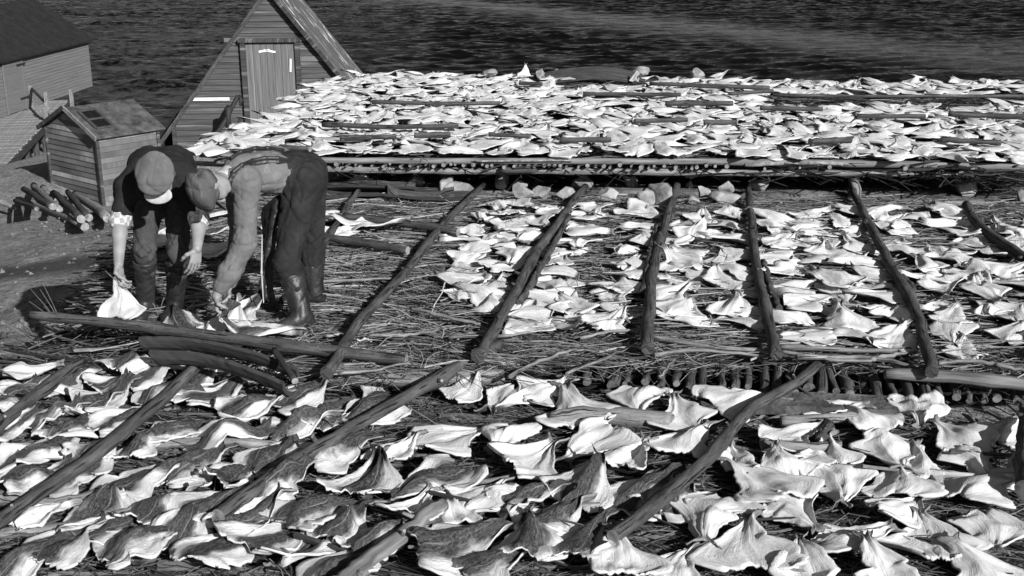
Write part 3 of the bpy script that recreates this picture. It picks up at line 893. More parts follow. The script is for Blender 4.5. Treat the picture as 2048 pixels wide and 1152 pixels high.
# ------------------------------------------------------------------ poles of the near flake
near_poles = [
    (((168, 755), (90, 815), (0, 892), (-80, 965)), .033, .07, 'pole', 'dark smooth pole slanting out of the photo at the far left of the near flake'),
    (((443, 727), (330, 840), (205, 950), (90, 1035), (-5, 1105), (-60, 1150)), .033, .09, 'pole', 'long grey pole with a pointed flat upper end on the near flake'),
    (((1002, 722), (870, 800), (700, 900), (560, 990), (440, 1078)), .033, .08, 'pole', 'long leaning pole reaching from the bare twigs down through the dark fish'),
    (((1634, 757), (1590, 800), (1535, 832), (1480, 872), (1440, 930), (1380, 990), (1270, 1082), (1225, 1118)), .031, .07, 'bark', 'crooked heavy pole dividing dark fish from white fish on the near flake'),
    (((885, 1052), (760, 1152), (660, 1230)), .035, .07, 'plank', 'short pale pole end at the bottom edge between dark fish'),
    (((2050, 860), (2046, 940), (2043, 1042)), .046, .10, 'bark', 'dark pole at the right edge of the near flake'),
]
for pts, r, lift, mk, lab in near_poles:
    one_log('drying_pole', flat(pts, r, NZ, lift), [r * .9] + [r] * (len(pts) - 1), lab, 'pole', [M[mk], M['cut']], 'poles on the near flake', res=20, wob=.007, rough=.04, sides=12, stubs=3)
one_log('long_pole', [at(62, 630, .16), at(240, 648, .13), at(400, 668, .11), at(640, 700, .08), at(812, 720, .06)], [.026, .031, .033, .033, .032], 'long straight pole lying in front of both stooping men', 'pole', [M['pole'], M['cut']], res=24, wob=.003, rough=.04, sides=12)
for pts, r, z, lift, mk, lab in (
    (((640, 768), (760, 778), (900, 780), (1010, 775)), .045, NZ, .02, 'pale_bark', 'shaggy log along the back edge of the near flake below the bare twigs'),
    (((1100, 858), (1200, 850), (1345, 862)), .05, NZ, .0, 'pale_bark', 'light barked log lying crosswise under white fish near the crooked pole'),
    (((1765, 791), (1900, 800), (2050, 816), (2160, 826)), .035, NZ, .10, 'plank', 'smooth round rail along the back right edge of the near flake'),
    (((1560, 860), (1680, 855), (1800, 856)), .03, NZ, .02, 'pale_bark', 'straight stick behind the white fish right of the crooked pole'),
    (((1520, 905), (1620, 915), (1680, 910)), .03, NZ, .02, 'pale_bark', 'stick under the white fish, just right of the crooked pole'),
    (((1640, 905), (1655, 870)), .033, NZ, .03, 'bark', 'upright-looking stub of pole among white fish right of the crooked pole'),
    (((0, 1010), (110, 1025), (200, 1005)), .035, NZ, .0, 'pale_bark', 'pale stick under dark fish at the left edge of the near flake'),
    (((0, 1085), (130, 1075), (260, 1045)), .025, NZ, .02, 'pale_bark', 'thin peeled stick slanting under dark fish at lower left'),
    (((830, 1010), (960, 985), (1080, 962)), .012, NZ, .04, 'pale_bark', 'thin peeled twig pointing at the white fish in the near middle'),
    (((300, 905), (420, 895), (560, 905)), .024, NZ, .01, 'pale_bark', 'pale stick between two long poles on the near left flake')):
    one_log('loose_stick', flat(pts, r, z, lift), r, lab, 'stick', [M[mk], M['cut']], res=14, wob=.006)

# bigger bare branches across the front of the middle flake
br = [((1300, 690), (1420, 705), (1520, 715), (1570, 717)), ((1305, 722), (1400, 712), (1480, 722), (1540, 724)), ((1590, 732), (1700, 728), (1760, 735), (1835, 750)), ((1562, 708), (1640, 712), (1760, 716), (1820, 712)), ((1560, 720), (1660, 732), (1740, 738)),
      ((1740, 736), (1790, 724), (1830, 722)), ((1160, 690), (1230, 676), (1280, 678)), ((740, 686), (820, 682), (880, 676)), ((650, 690), (720, 676), (775, 662)), ((1872, 742), (1930, 738), (1990, 745), (2048, 742)), ((1990, 745), (2040, 752), (2090, 760)),
      ((640, 577), (720, 573), (790, 572)), ((655, 590), (730, 598), (770, 612)), ((1130, 760), (1200, 735), (1240, 715)), ((1020, 765), (1080, 735), (1150, 715)), ((1320, 770), (1340, 745), (1350, 735)), ((680, 760), (760, 750), (820, 742)), ((820, 630), (900, 652), (960, 660)), ((900, 690), (1000, 688), (1060, 680)), ((470, 1085), (600, 1060), (700, 1075))]
for k, pts in enumerate(br):
    r = (.016 if k < 4 else .011) * RNG.uniform(.8, 1.15)
    where = ['between the crooked and the straight middle poles', 'at the front of the middle flake', 'on the bare twigs right of the knotty pole', 'on the middle flake']
    lab = '%s bare branch from the left among those lying over the twig beds' % ORD[sorted(range(len(br)), key=lambda i: br[i][0][0]).index(k)]
    one_log('bare_branch', [at(x, y, 0 if y < 800 else NZ) + Vector((0, 0, .035 + RNG.uniform(0, .02))) for x, y in pts], [r, r * .9, r * .7] + [r * .6] * (len(pts) - 3), lab, 'branch', [M['pale_bark'], M['cut']], 'bare branches on the twig beds', res=12, wob=.008, sides=7)

# ------------------------------------------------------------------ stones
def stone(name, px, py, wpx, hpx, z, label, group, mat='stone', seed=0, lean=0, Y=None, dpx=None):
    r = np.random.default_rng(seed + int(px * 7 + py))
    p = at(px, py + hpx, z) if Y is None else PY(px, py + hpx, Y)
    m = pxm(px, py, z) if Y is None else (Y * math.cos(PITCH) + 1) / FPX
    bm = bmesh.new(); bmesh.ops.create_icosphere(bm, subdivisions=4, radius=1)
    V = np.array([v.co[:] for v in bm.verts])
    for _ in range(13):
        n = r.normal(0, 1, 3); n /= np.linalg.norm(n); dd = r.uniform(.42, .8)
        q = V @ n; V = V - np.outer(np.maximum(q - dd, 0), n)
    for f in (2.2, 5.0, 9):
        k = r.normal(0, f, (3, 3)); V = V * (1 + (.05 / f * 2) * np.sin(V @ k + r.uniform(0, 6, 3)).sum(1, keepdims=True) / 2)
    V = V / np.abs(V).max(0)
    V = V * np.array([wpx * m, (dpx or (wpx + hpx) / 2) * m, hpx * m * 1.02])
    cl, sl = math.cos(lean), math.sin(lean)
    V = np.stack([V[:, 0] * cl + V[:, 2] * sl, V[:, 1], -V[:, 0] * sl + V[:, 2] * cl], -1)
    F = [[v.index for v in f.verts] for f in bm.faces]; bm.free()
    o = link(name, np_mesh(name, V, F, M[mat], smooth=True))
    o.location = p + Vector((0, 0, hpx * m * .9))
    return tag(o, label, 'stone', group)

back = [(718, 363, 21, 15), (830, 360, 18, 12), (893, 364, 13, 19), (925, 374, 34, 12), (1042, 384, 23, 17), (1085, 387, 22, 13), (1128, 387, 27, 12), (1003, 362, 12, 14), (1164, 366, 20, 15), (1212, 386, 24, 11),
        (1320, 388, 22, 20), (1290, 398, 20, 17), (1405, 386, 15, 12), (1452, 378, 16, 14), (1520, 369, 19, 14), (1448, 394, 30, 12), (1378, 369, 8, 9), (1930, 374, 22, 17), (1390, 401, 15, 8), (2042, 395, 14, 12), (1040, 370, 14, 10)]
order = sorted(range(len(back)), key=lambda i: back[i][0])
for k, i in enumerate(order):
    x, y, a, b = back[i]
    stone('stone', x, y, a * 1.08, b * 1.2, .0, '%s rough stone from the left along the foot of the far flake' % ORD[k], 'stones along the foot of the far flake', seed=i)
dvec = Vector((math.sin(-AX), math.cos(-AX), 0))
for k in range(33):
    x = 1112 + k * 29.5 + RNG.uniform(-6, 6); y = 757 + (x - 1110) * .056 + RNG.uniform(-10, 10)
    r_ = RNG.uniform(.019, .038); zc = -.085 + RNG.uniform(-.015, .01)
    p = at(x, y, zc)
    one_log('deck_pole', [p, p + dvec * .3 + Vector((RNG.uniform(-.02, .02), 0, .025)), p + dvec * 1.1 + Vector((0, 0, .0))], [r_ * .85, r_, r_], '%s thick pole end from the left in the row under the middle flake\'s front edge' % ORD[k], 'pole end', [M['bark'], M['dark_stone']], 'thick pole ends under the middle flake\'s front edge', res=8, wob=.008, rough=.12, sides=10)
for k, (x, y, a, b, lab) in enumerate(((982, 147, 17, 10, 'rounded grey stone left of the white upright fish on the far edge of the fish'), (1082, 148, 10, 11, 'small pointed stone beside the upright white fish on the far edge'), (1113, 143, 4, 6, 'tiny stone at the left end of the arched bark slabs'), (1282, 144, 20, 11, 'broad pale stone at the right end of the arched bark slabs'), (1396, 148, 14, 14, 'triangular stone at the far edge, right of the bark slabs'))):
    stone('stone', x, y, a, b, FZ, lab, 'stones on the far edge', seed=300 + k)
left_st = [(150, 690, 22, 18), (115, 665, 18, 20), (165, 640, 14, 16), (95, 715, 20, 16), (60, 740, 22, 14), (190, 610, 16, 14), (205, 585, 14, 12), (140, 720, 16, 12), (225, 560, 14, 11)]
for k, (x, y, a, b) in enumerate(sorted(left_st, key=lambda q: -q[1])):
    stone('edge_stone', x, y, a, b, -.32, '%s stone from the near end in the rough left edge beside the track' % ORD[k], 'stones in the left edge by the track', 'dark_stone', seed=400 + k)

def gravel():
    r = np.random.default_rng(5); V = []; F = []; b = 0
    pts = []
    for _ in range(2200):
        px, py = r.uniform(-80, 240), 430 + 330 * r.random()
        Yg = 6.5
        for _ in range(70):
            p = PY(px, py, Yg)
            if p.z <= float(ground_z(p.x, p.y)): break
            Yg += .2
        pts.append((p.x, p.y, float(ground_z(p.x, p.y)), (.005 + .05 * r.random() ** 9)))
    octa = np.array([(1, 0, 0), (-1, 0, 0), (0, 1, 0), (0, -1, 0), (0, 0, .7), (0, 0, -.7)], float)
    of = np.array([(0, 2, 4), (2, 1, 4), (1, 3, 4), (3, 0, 4), (2, 0, 5), (1, 2, 5), (3, 1, 5), (0, 3, 5)])
    for x, y, z, s_ in pts:
        V.append(octa * s_ * r.uniform(.6, 1.3, (6, 3)) + (x, y, z + s_ * .3)); F.append(of + b); b += 6
    tag(link('gravel', np_mesh('gravel', np.concatenate(V), np.concatenate(F), M['dark_stone'], smooth=False)), 'loose pebbles scattered over the earth track at left', 'gravel', kind='stuff')
gravel()

def sprigs():
    """bare upright weeds on the left edge"""
    for k, (x, y, lab) in enumerate(((80, 690, 'tall dry weed stalk leaning over the track at the left edge'), (105, 715, 'forked bare weed among the edge stones at left'), (130, 665, 'dry grass stalk by the long pole\'s left end'), (318, 632, 'small pale forked twig standing at the left man\'s boots'))):
        m = MB(); p = at(x, y, -.25 if k < 3 else 0)
        for q in range(5 if k < 3 else 4):
            a = RNG.uniform(2.0, 3.6) if k < 3 else RNG.uniform(0, 6.28)
            Ls = RNG.uniform(.15, .38) if k < 3 else RNG.uniform(.08, .22)
            e = Vector((math.cos(a) * .5, RNG.uniform(-.3, .3), RNG.uniform(.2, .7) if k < 3 else 1.1)).normalized()
            m.tube([p, p + e * Ls * .5 + Vector((0, 0, .02)), p + e * Ls], [.003, .002, .0012], 4, tone=.16)
        o = m.build('dry_weed', M['twig'], None, p, tone=True)
        tag(o, lab, 'weed')
sprigs()
# ------------------------------------------------------------------ far raised flake: logs, deck poles, supports
def fl(pts, dz=0.0, Yoff=0.0):
    out = []
    for x, y in pts:
        p = at(x, y, FZ + dz); out.append(p)
    return out
front = [at(x, y, FZ) for x, y in ((400, 305), (640, 316), (1000, 318), (1400, 319), (1700, 323), (2080, 332))]
one_log('front_log', [p + Vector((0, 0, -.02)) for p in front], [.026, .028, .029, .030, .030, .030], 'long top log along the front of the far raised flake', 'log', [M['plank'], M['cut']], res=40, wob=.006, rough=.05, sides=12)
def onfront(px, py, dy=0.0):
    """a point straight above or below the front log's line"""
    x = px
    for (a, b), (c, d) in zip(((400, 305), (640, 316), (1000, 318), (1400, 319), (1700, 323)), ((640, 316), (1000, 318), (1400, 319), (1700, 323), (2080, 332))):
        if a <= x <= c or c == 2080:
            yy = b + (d - b) * (x - a) / (c - a); break
    return PY(px, py, at(px, yy, FZ).y + dy)
one_log('lower_log', [onfront(x, y, .02) for x, y in ((380, 326), (640, 338), (870, 342), (1000, 343))], [.024, .028, .03, .028], 'left lower log under the cut pole ends of the far flake', 'log', [M['pale_bark'], M['cut']], res=24, wob=.006, sides=12)
one_log('lower_log', [onfront(x, y, .03) for x, y in ((985, 343), (1200, 343), (1400, 345), (1560, 347), (1700, 347), (2080, 351))], [.026, .030, .030, .026, .026, .028], 'right lower log under the far flake, with branch stubs', 'log', [M['pale_bark'], M['cut']], res=36, wob=.008, sides=12)
one_log('split_board', [onfront(x, y, -.05) for x, y in ((1000, 341), (1060, 341), (1070, 342))], [.026, .03, .026], 'short dark split board fixed against the lower log of the far flake', 'board', [M['dark_plank'], M['cut']], res=8, wob=.002)
one_log('peeled_stick', [onfront(x, y, -.02) for x, y in ((1490, 330), (1560, 327), (1640, 326), (1685, 328))], .018, 'white peeled stick lying under the far flake\'s top log at right', 'stick', [M['cut'], M['cut']], res=12, wob=.004)
one_log('peeled_stick', [onfront(x, y, -.05) for x, y in ((950, 322), (1010, 322), (1145, 321))], .009, 'thin pale stick along the face of the far flake\'s top log', 'stick', [M['cut'], M['cut']], res=12, wob=.003)
dvec = Vector((math.sin(-AX), math.cos(-AX), 0))
xs = []
x = 672
while x < 1470:
    xs.append(x); x += RNG.uniform(9, 24)
xs += [1530, 1600, 1660, 1810, 1832, 1850, 1925, 1945]
for k, x in enumerate(xs):
    yb = 330 + (x - 672) * .006 + RNG.uniform(-3, 3)
    p = onfront(x, yb, -.02 - RNG.uniform(0, .10)); r = RNG.uniform(.009, .022)
    one_log('deck_pole', [p, p + dvec * .6 + Vector((0, 0, -.01)), p + dvec * 1.3], r, 'cut end of a thin deck pole poking out between the far flake\'s front logs', 'pole end', [M['bark'], M['cut']], 'deck pole ends under the far flake', res=4, wob=.004, sides=8)
far_logs = [((645, 254), (780, 259), (918, 257)), ((680, 280), (792, 279)), ((828, 277), (900, 276)), ((978, 273), (1060, 277)), ((1120, 286), (1222, 285)), ((745, 208), (870, 211), (1000, 210)), ((1165, 192), (1360, 193)), ((1330, 212), (1465, 212)), ((1268, 247), (1375, 244)), ((1408, 250), (1475, 250)), ((1715, 238), (1850, 237)), ((1895, 233), (2060, 240)), ((1520, 221), (1645, 223)), ((1300, 171), (1420, 176), (1540, 180)), ((1545, 193), (1700, 196), (1860, 196), (2070, 196)), ((1460, 191), (1545, 186)), ((1040, 170), (1085, 172)), ((1620, 290), (1700, 286)), ((1880, 285), (2000, 290)), ((560, 300), (620, 304))]
for k, pts in enumerate(sorted(far_logs, key=lambda q: q[0][1] * 4 + q[0][0] * .01)):
    r = RNG.uniform(.020, .030)
    side = 'left' if pts[0][0] < 1024 else 'right'
    one_log('weighting_pole', [at(x, y, FZ + .09) + Vector((0, 0, r)) for x, y in pts], r, '%s pole from the far edge among those weighing down the far fish' % ORD[k], 'pole', [M['pole' if k % 3 else 'bark'], M['cut']], 'poles lying on the far fish', res=10, wob=.006)
for k, (x, y0, y1, wd, lab) in enumerate(((1262, 386, 352, .055, 'split log post standing under the middle of the far flake'), (1705, 405, 352, .05, 'weathered stump post under the far flake at right'), (893, 385, 350, .04, 'leaning slab post under the far flake near the trough'), (1930, 398, 356, .07, 'broad stump under the right end of the far flake'), (1452, 374, 352, .06, 'round stump carrying the lower log, right of the middle'), (1003, 378, 352, .05, 'rotten stump carrying the far flake left of the grey stones'))):
    p = at(x, y0, -.04)
    t_ = PY(x + (4 if k % 2 else -3), y1, p.y)
    one_log('support_post', [p, (p + t_) / 2 + Vector((.015, 0, 0)), t_], [wd * .85, wd, wd * 1.15], lab, 'post', [M['pale_bark'], M['cut']], 'posts under the far flake', res=6, wob=.01, rough=.15)

def slab(name, pts, wd, th, label, cat, mat, z0=0.0, arch=0.0, curl=0.0, n=24, tilt=0.0, seed=0):
    """a long warped board or slab of bark"""
    r = np.random.default_rng(seed); P = [Vector(p) for p in pts]
    m = MB(); V = []; UV = []; nw = 5
    cs = [Vector(P[0]).lerp(P[-1], i / n) if len(P) == 2 else None for i in range(n + 1)]
    if len(P) > 2:
        cs = []
        for i in range(n + 1):
            t = i / n * (len(P) - 1); k = min(int(t), len(P) - 2); u = t - k
            p0, p1, p2, p3 = P[max(k - 1, 0)], P[k], P[k + 1], P[min(k + 2, len(P) - 1)]
            cs.append(.5 * ((2 * p1) + (p2 - p0) * u + (2 * p0 - 5 * p1 + 4 * p2 - p3) * u * u + (3 * p1 - 3 * p2 + p3 - p0) * u ** 3))
    for i in range(n + 1):
        d = (cs[min(i + 1, n)] - cs[max(i - 1, 0)]).normalized(); sdv = d.cross(Vector((0, 0, 1))).normalized(); up = sdv.cross(d)
        sdv, up = sdv * math.cos(tilt) + up * math.sin(tilt), up * math.cos(tilt) - sdv * math.sin(tilt)
        wl_ = wd * (1 + r.uniform(-.06, .06))
        for s_ in (1, 0):
            for j in range(nw):
                q = j / (nw - 1) * 2 - 1
                V.append(tuple(cs[i] + sdv * q * wl_ / 2 + up * (curl * q * q - th * (1 - s_) + r.uniform(-.002, .002)))); UV.append((q * wd / 2 + s_, i / n * (P[-1] - P[0]).length))
    F = []; W2 = nw * 2
    for i in range(n):
        for j in range(nw - 1):
            a = i * W2 + j; F.append((a, a + 1, a + W2 + 1, a + W2)); a += nw; F.append((a + W2, a + W2 + 1, a + 1, a))
        a = i * W2; F.append((a, a + W2, a + W2 + nw, a + nw)); a = i * W2 + nw - 1; F.append((a + nw, a + W2 + nw, a + W2, a))
    for i in (0, n):
        for j in range(nw - 1):
            a = i * W2 + j; f = (a, a + nw, a + nw + 1, a + 1); F.append(f if i == 0 else f[::-1])
    m.add(V, F, 0, UV)
    return tag(m.build(name, mat, None, P[0]), label, cat)

for k, (dy, dz, lab) in enumerate(((0, 0, 'lowest arched slab of bark on the far edge of the fish'), (-.18, .05, 'middle arched slab of bark on the far edge of the fish'), (-.36, .10, 'topmost arched slab of bark on the far edge of the fish'))):
    a, b = at(1090, 164, FZ), at(1300, 166, FZ)
    dz *= .6
    pts = [a + Vector((0, -dy * .6, dz)), a.lerp(b, .25) + Vector((0, -dy, .06 + dz)), a.lerp(b, .5) + Vector((0, -dy, .09 + dz)), a.lerp(b, .75) + Vector((0, -dy, .06 + dz)), b + Vector((0, -dy, .0 + dz * .4))]
    slab('bark_slab', pts, .26, .02, lab, 'bark slab', M['pole'], seed=k, tilt=-.1)
slab('bark_slab', [at(650, 392, .03), at(760, 386, .05), at(860, 394, .04), at(945, 395, .04)], .30, .025, 'wide flattened slab of bark on the twigs below the dark trough', 'bark slab', M['bark'], seed=7, curl=.03)
slab('bark_slab', [at(640, 378, .04), at(720, 374, .10), at(830, 378, .08)], .20, .02, 'narrow curled slab of bark behind the wide one, under the trough', 'bark slab', M['bark'], seed=8, curl=.04)
slab('ground_plank', [at(1150, 372, .03), at(1420, 378, .02), at(1700, 384, .02)], .30, .05, 'weathered plank lying behind the stones under the far flake, centre', 'plank', M['turf'], seed=9)
slab('ground_plank', [at(1700, 384, .03), at(1900, 390, .02), at(2150, 396, .02)], .42, .05, 'mossy plank at right under the far flake', 'plank', M['turf'], seed=10)
slab('ground_plank', [at(1400, 800, NZ + .06), at(1550, 797, NZ + .07), at(1790, 806, NZ + .06)], .20, .05, 'lichen-covered flat timber behind the crooked near pole, under the stone row', 'plank', M['turf'], seed=11)
slab('gutter_board', [at(285, 690, .07), at(380, 692, .09), at(500, 715, .08), at(600, 752, .03)], .12, .02, 'upper of two curved dark hollow boards in front of the stooping men', 'board', M['dark_plank'], seed=12, curl=.02, tilt=.9)
slab('gutter_board', [at(312, 720, .05), at(400, 724, .08), at(480, 744, .07), at(575, 782, .02)], .15, .02, 'lower of two curved dark hollow boards in front of the stooping men', 'board', M['dark_plank'], seed=13, curl=.025, tilt=.8)
one_log('short_stick', [at(548, 700, .16), at(590, 762, .10)], .016, 'short dark stick crossing the two curved hollow boards', 'stick', [M['dark_plank'], M['cut']], res=6, wob=.002)

def trough():
    c = at(835, 392, .05)
    t = empty('trough', c); tag(t, 'low dark wooden trough with raised ends under the front of the far flake', 'trough')
    def P(px, py, dy): return PY(px, py, c.y + dy)
    q = MB(); ys = [(775, 366), (785, 374), (800, 380), (840, 385), (880, 384), (892, 377), (908, 374)]
    for dy, nm in ((0, 'front_board'), (.28, 'rear_board')):
        q = MB(); V = []; UV = []
        for i, (x, y) in enumerate(ys):
            a = P(x, y, dy); a.z = max(a.z, .06); b = Vector((a.x, a.y, a.z - .10))
            V += [tuple(a), tuple(b), tuple(a + Vector((0, .025, 0))), tuple(b + Vector((0, .025, 0)))]; UV += [(0, i * .1), (.1, i * .1), (.02, i * .1), (.12, i * .1)]
        F = []
        for i in range(len(ys) - 1):
            a = i * 4; F += [(a, a + 1, a + 5, a + 4), (a + 2, a + 6, a + 7, a + 3), (a, a + 4, a + 6, a + 2)]
        F += [(0, 2, 3, 1), (len(V) - 4, len(V) - 3, len(V) - 1, len(V) - 2)]
        q.add(V, F, 0, UV); q.build(nm, M['pole'], t)
    q = MB(); a, b = P(785, 390, .14), P(900, 390, .14); q.beam((a.x, a.y, .03), (b.x, b.y, .03), .28, .02); q.build('bottom_board', M['dark_plank'], t)
trough()

# ------------------------------------------------------------------ the split cod
def fish_geo(r, L, W, nu=13, nv=17, amp=.05, skin=False, th=.006, flatten=1.0):
    """a split, headless cod: broad ragged shoulders, concave taper, tail fin; warped and crumpled by drying"""
    u = np.linspace(-1, 1, nu)[None, :]; v = np.linspace(0, 1, nv)[:, None]
    vv = [0, .05, .12, .20, .32, .46, .60, .74, .85, .91, .955, 1.0]
    hh = [.66, .90, 1.0, .97, .84, .66, .45, .28, .16, .12, .25, .33]
    if r.random() < (.25 if skin else .6):                   # belly flaps cut back: a kite with pointed wings
        vv = [0, .06, .14, .24, .30, .38, .50, .62, .74, .85, .91, .955, 1.0]
        hh = [.32, .50, .74, .99, 1.04, .82, .58, .43, .29, .17, .12, .26, .34]; W = W * 1.12
    base = np.interp(v[:, 0], vv, hh)
    t = np.linspace(0, 1, nv)
    def side():
        o = np.ones(nv)
        for i in range(1, 5): o = o + .17 / i * np.sin(i * 4.5 * t + r.uniform(0, 6.28))
        o = o + r.normal(0, .026, nv)
        if r.random() < .35:                                  # a torn notch
            o = o - r.uniform(.15, .4) * np.exp(-((t - r.uniform(.05, .6)) / .045) ** 2)
        return base * o
    sL, sR = side(), side()
    hw = np.where(u < 0, sL[:, None], sR[:, None])
    x = u * hw * W / 2
    au = np.abs(u)
    cl, cr = r.uniform(-.10, .14, 2)
    corner = np.where(u < 0, cl, cr)
    y = L * (v - .42) - L * (1 - v) ** 2.5 * (corner * au ** 1.5 - .05 * np.exp(-(u / .3) ** 2) + r.normal(0, .014, (1, nu)))
    y = y + L * np.where(v > .9, (v - .9) * (au - .6) * 1.0, 0)
    x = x + r.uniform(-.10, .10) * L * (v - .4) ** 2 * 4
    z = np.zeros((nv, nu))
    for _ in range(4):
        kx, ky = r.normal(0, 1.8), r.normal(0, 3.0)
        z += r.uniform(.2, .5) * np.sin(kx * u + ky * v * 1.6 + r.uniform(0, 6.28))
    z *= amp * .6
    for f_, a_ in ((4.5, .17), (8, .08), (14, .045)):         # sharp-crested crumples
        for _ in range(3):
            kx, ky = r.normal(0, f_ * .8), r.normal(0, f_)
            z += amp * a_ * (1 - 2 * np.abs(np.sin((kx * u + ky * v + 1.1 * np.sin(3 * u + r.uniform(0, 6)) + r.uniform(0, 6.28)) / 2)))
    rid = amp * (r.choice([.3, .8, 1.4]) if skin else r.choice([.7, 1.1, -.6])) * r.uniform(.6, 1.3)
    z += rid * np.exp(-(u / .45) ** 2) * np.sin(np.clip(v * 1.15, 0, 1) * math.pi) ** .8
    if not skin: z -= amp * .22 * np.exp(-(u / .07) ** 2) * (v < .8)
    for sgn in (-1, 1):
        cu = r.uniform(-.4, .95) * amp
        z += cu * np.clip(sgn * u - .45, 0, 1) ** 1.4 * np.exp(-((v - r.uniform(.0, .5)) / .22) ** 2) * 2
    z += r.uniform(-.2, .7) * amp * v ** 3 + r.uniform(-.4, .8) * amp * np.exp(-(v / .14) ** 2)
    z += r.normal(0, amp * .02, z.shape)
    z *= flatten
    z -= np.percentile(z, 15); z = np.maximum(z, -.010)
    top = np.stack([x, y, z + th], -1).reshape(-1, 3); bot = np.stack([x, y, z], -1).reshape(-1, 3)
    uv = np.stack([np.broadcast_to(u, (nv, nu)), np.broadcast_to(v, (nv, nu))], -1).reshape(-1, 2)
    N = nu * nv; ii = np.arange(N).reshape(nv, nu)
    q = np.stack([ii[:-1, :-1], ii[:-1, 1:], ii[1:, 1:], ii[1:, :-1]], -1).reshape(-1, 4)
    rim = np.concatenate([ii[0, :], ii[1:, -1], ii[-1, -2::-1], ii[-2:0:-1, 0]])
    r2 = np.roll(rim, -1)
    sd_ = np.stack([r2, rim, rim + N, r2 + N], -1)
    F = np.concatenate([q, q[:, ::-1] + N, sd_])
    mi = np.concatenate([np.zeros(len(q)), np.ones(len(q)), np.zeros(len(sd_))])
    if skin: mi = np.concatenate([np.ones(len(q)), np.zeros(len(q)), np.zeros(len(sd_))])
    return np.concatenate([top, bot]), F, np.concatenate([uv, uv]), mi

def fish_pair(seed, L, W, **k):
    """body and tail fin of one fish as two meshes"""
    V, F, uv, mi = fish_geo(np.random.default_rng(seed), L, W, **k)
    tl = uv[F].mean(1)[:, 1] > .90
    out = []
    for nm, sel in (('split_cod', ~tl), ('tail_fin', tl)):
        f = F[sel]; used, inv = np.unique(f.ravel(), return_inverse=True)
        out.append(np_mesh(nm, V[used], inv.reshape(-1, 4), [M['flesh'], M['skin']], uv=uv[used], mi=mi[sel]))
    return out

def fish_mesh(seed, L, W, **k):
    V, F, uv, mi = fish_geo(np.random.default_rng(seed), L, W, **k)
    return np_mesh('split_cod', V, F, [M['flesh'], M['skin']], uv=uv, mi=mi)

NFISH = 0
def put_fish(me, p, head, label, group, tilt=(0, 0), sc_=1.0):
    global NFISH
    o = bpy.data.objects.new('split_cod', me); col.objects.link(o)
    o.location = p; o.scale = (sc_,) * 3
    o.rotation_euler = (tilt[0], tilt[1], head - math.pi / 2)
    NFISH += 1
    return tag(o, label, 'fish', group)

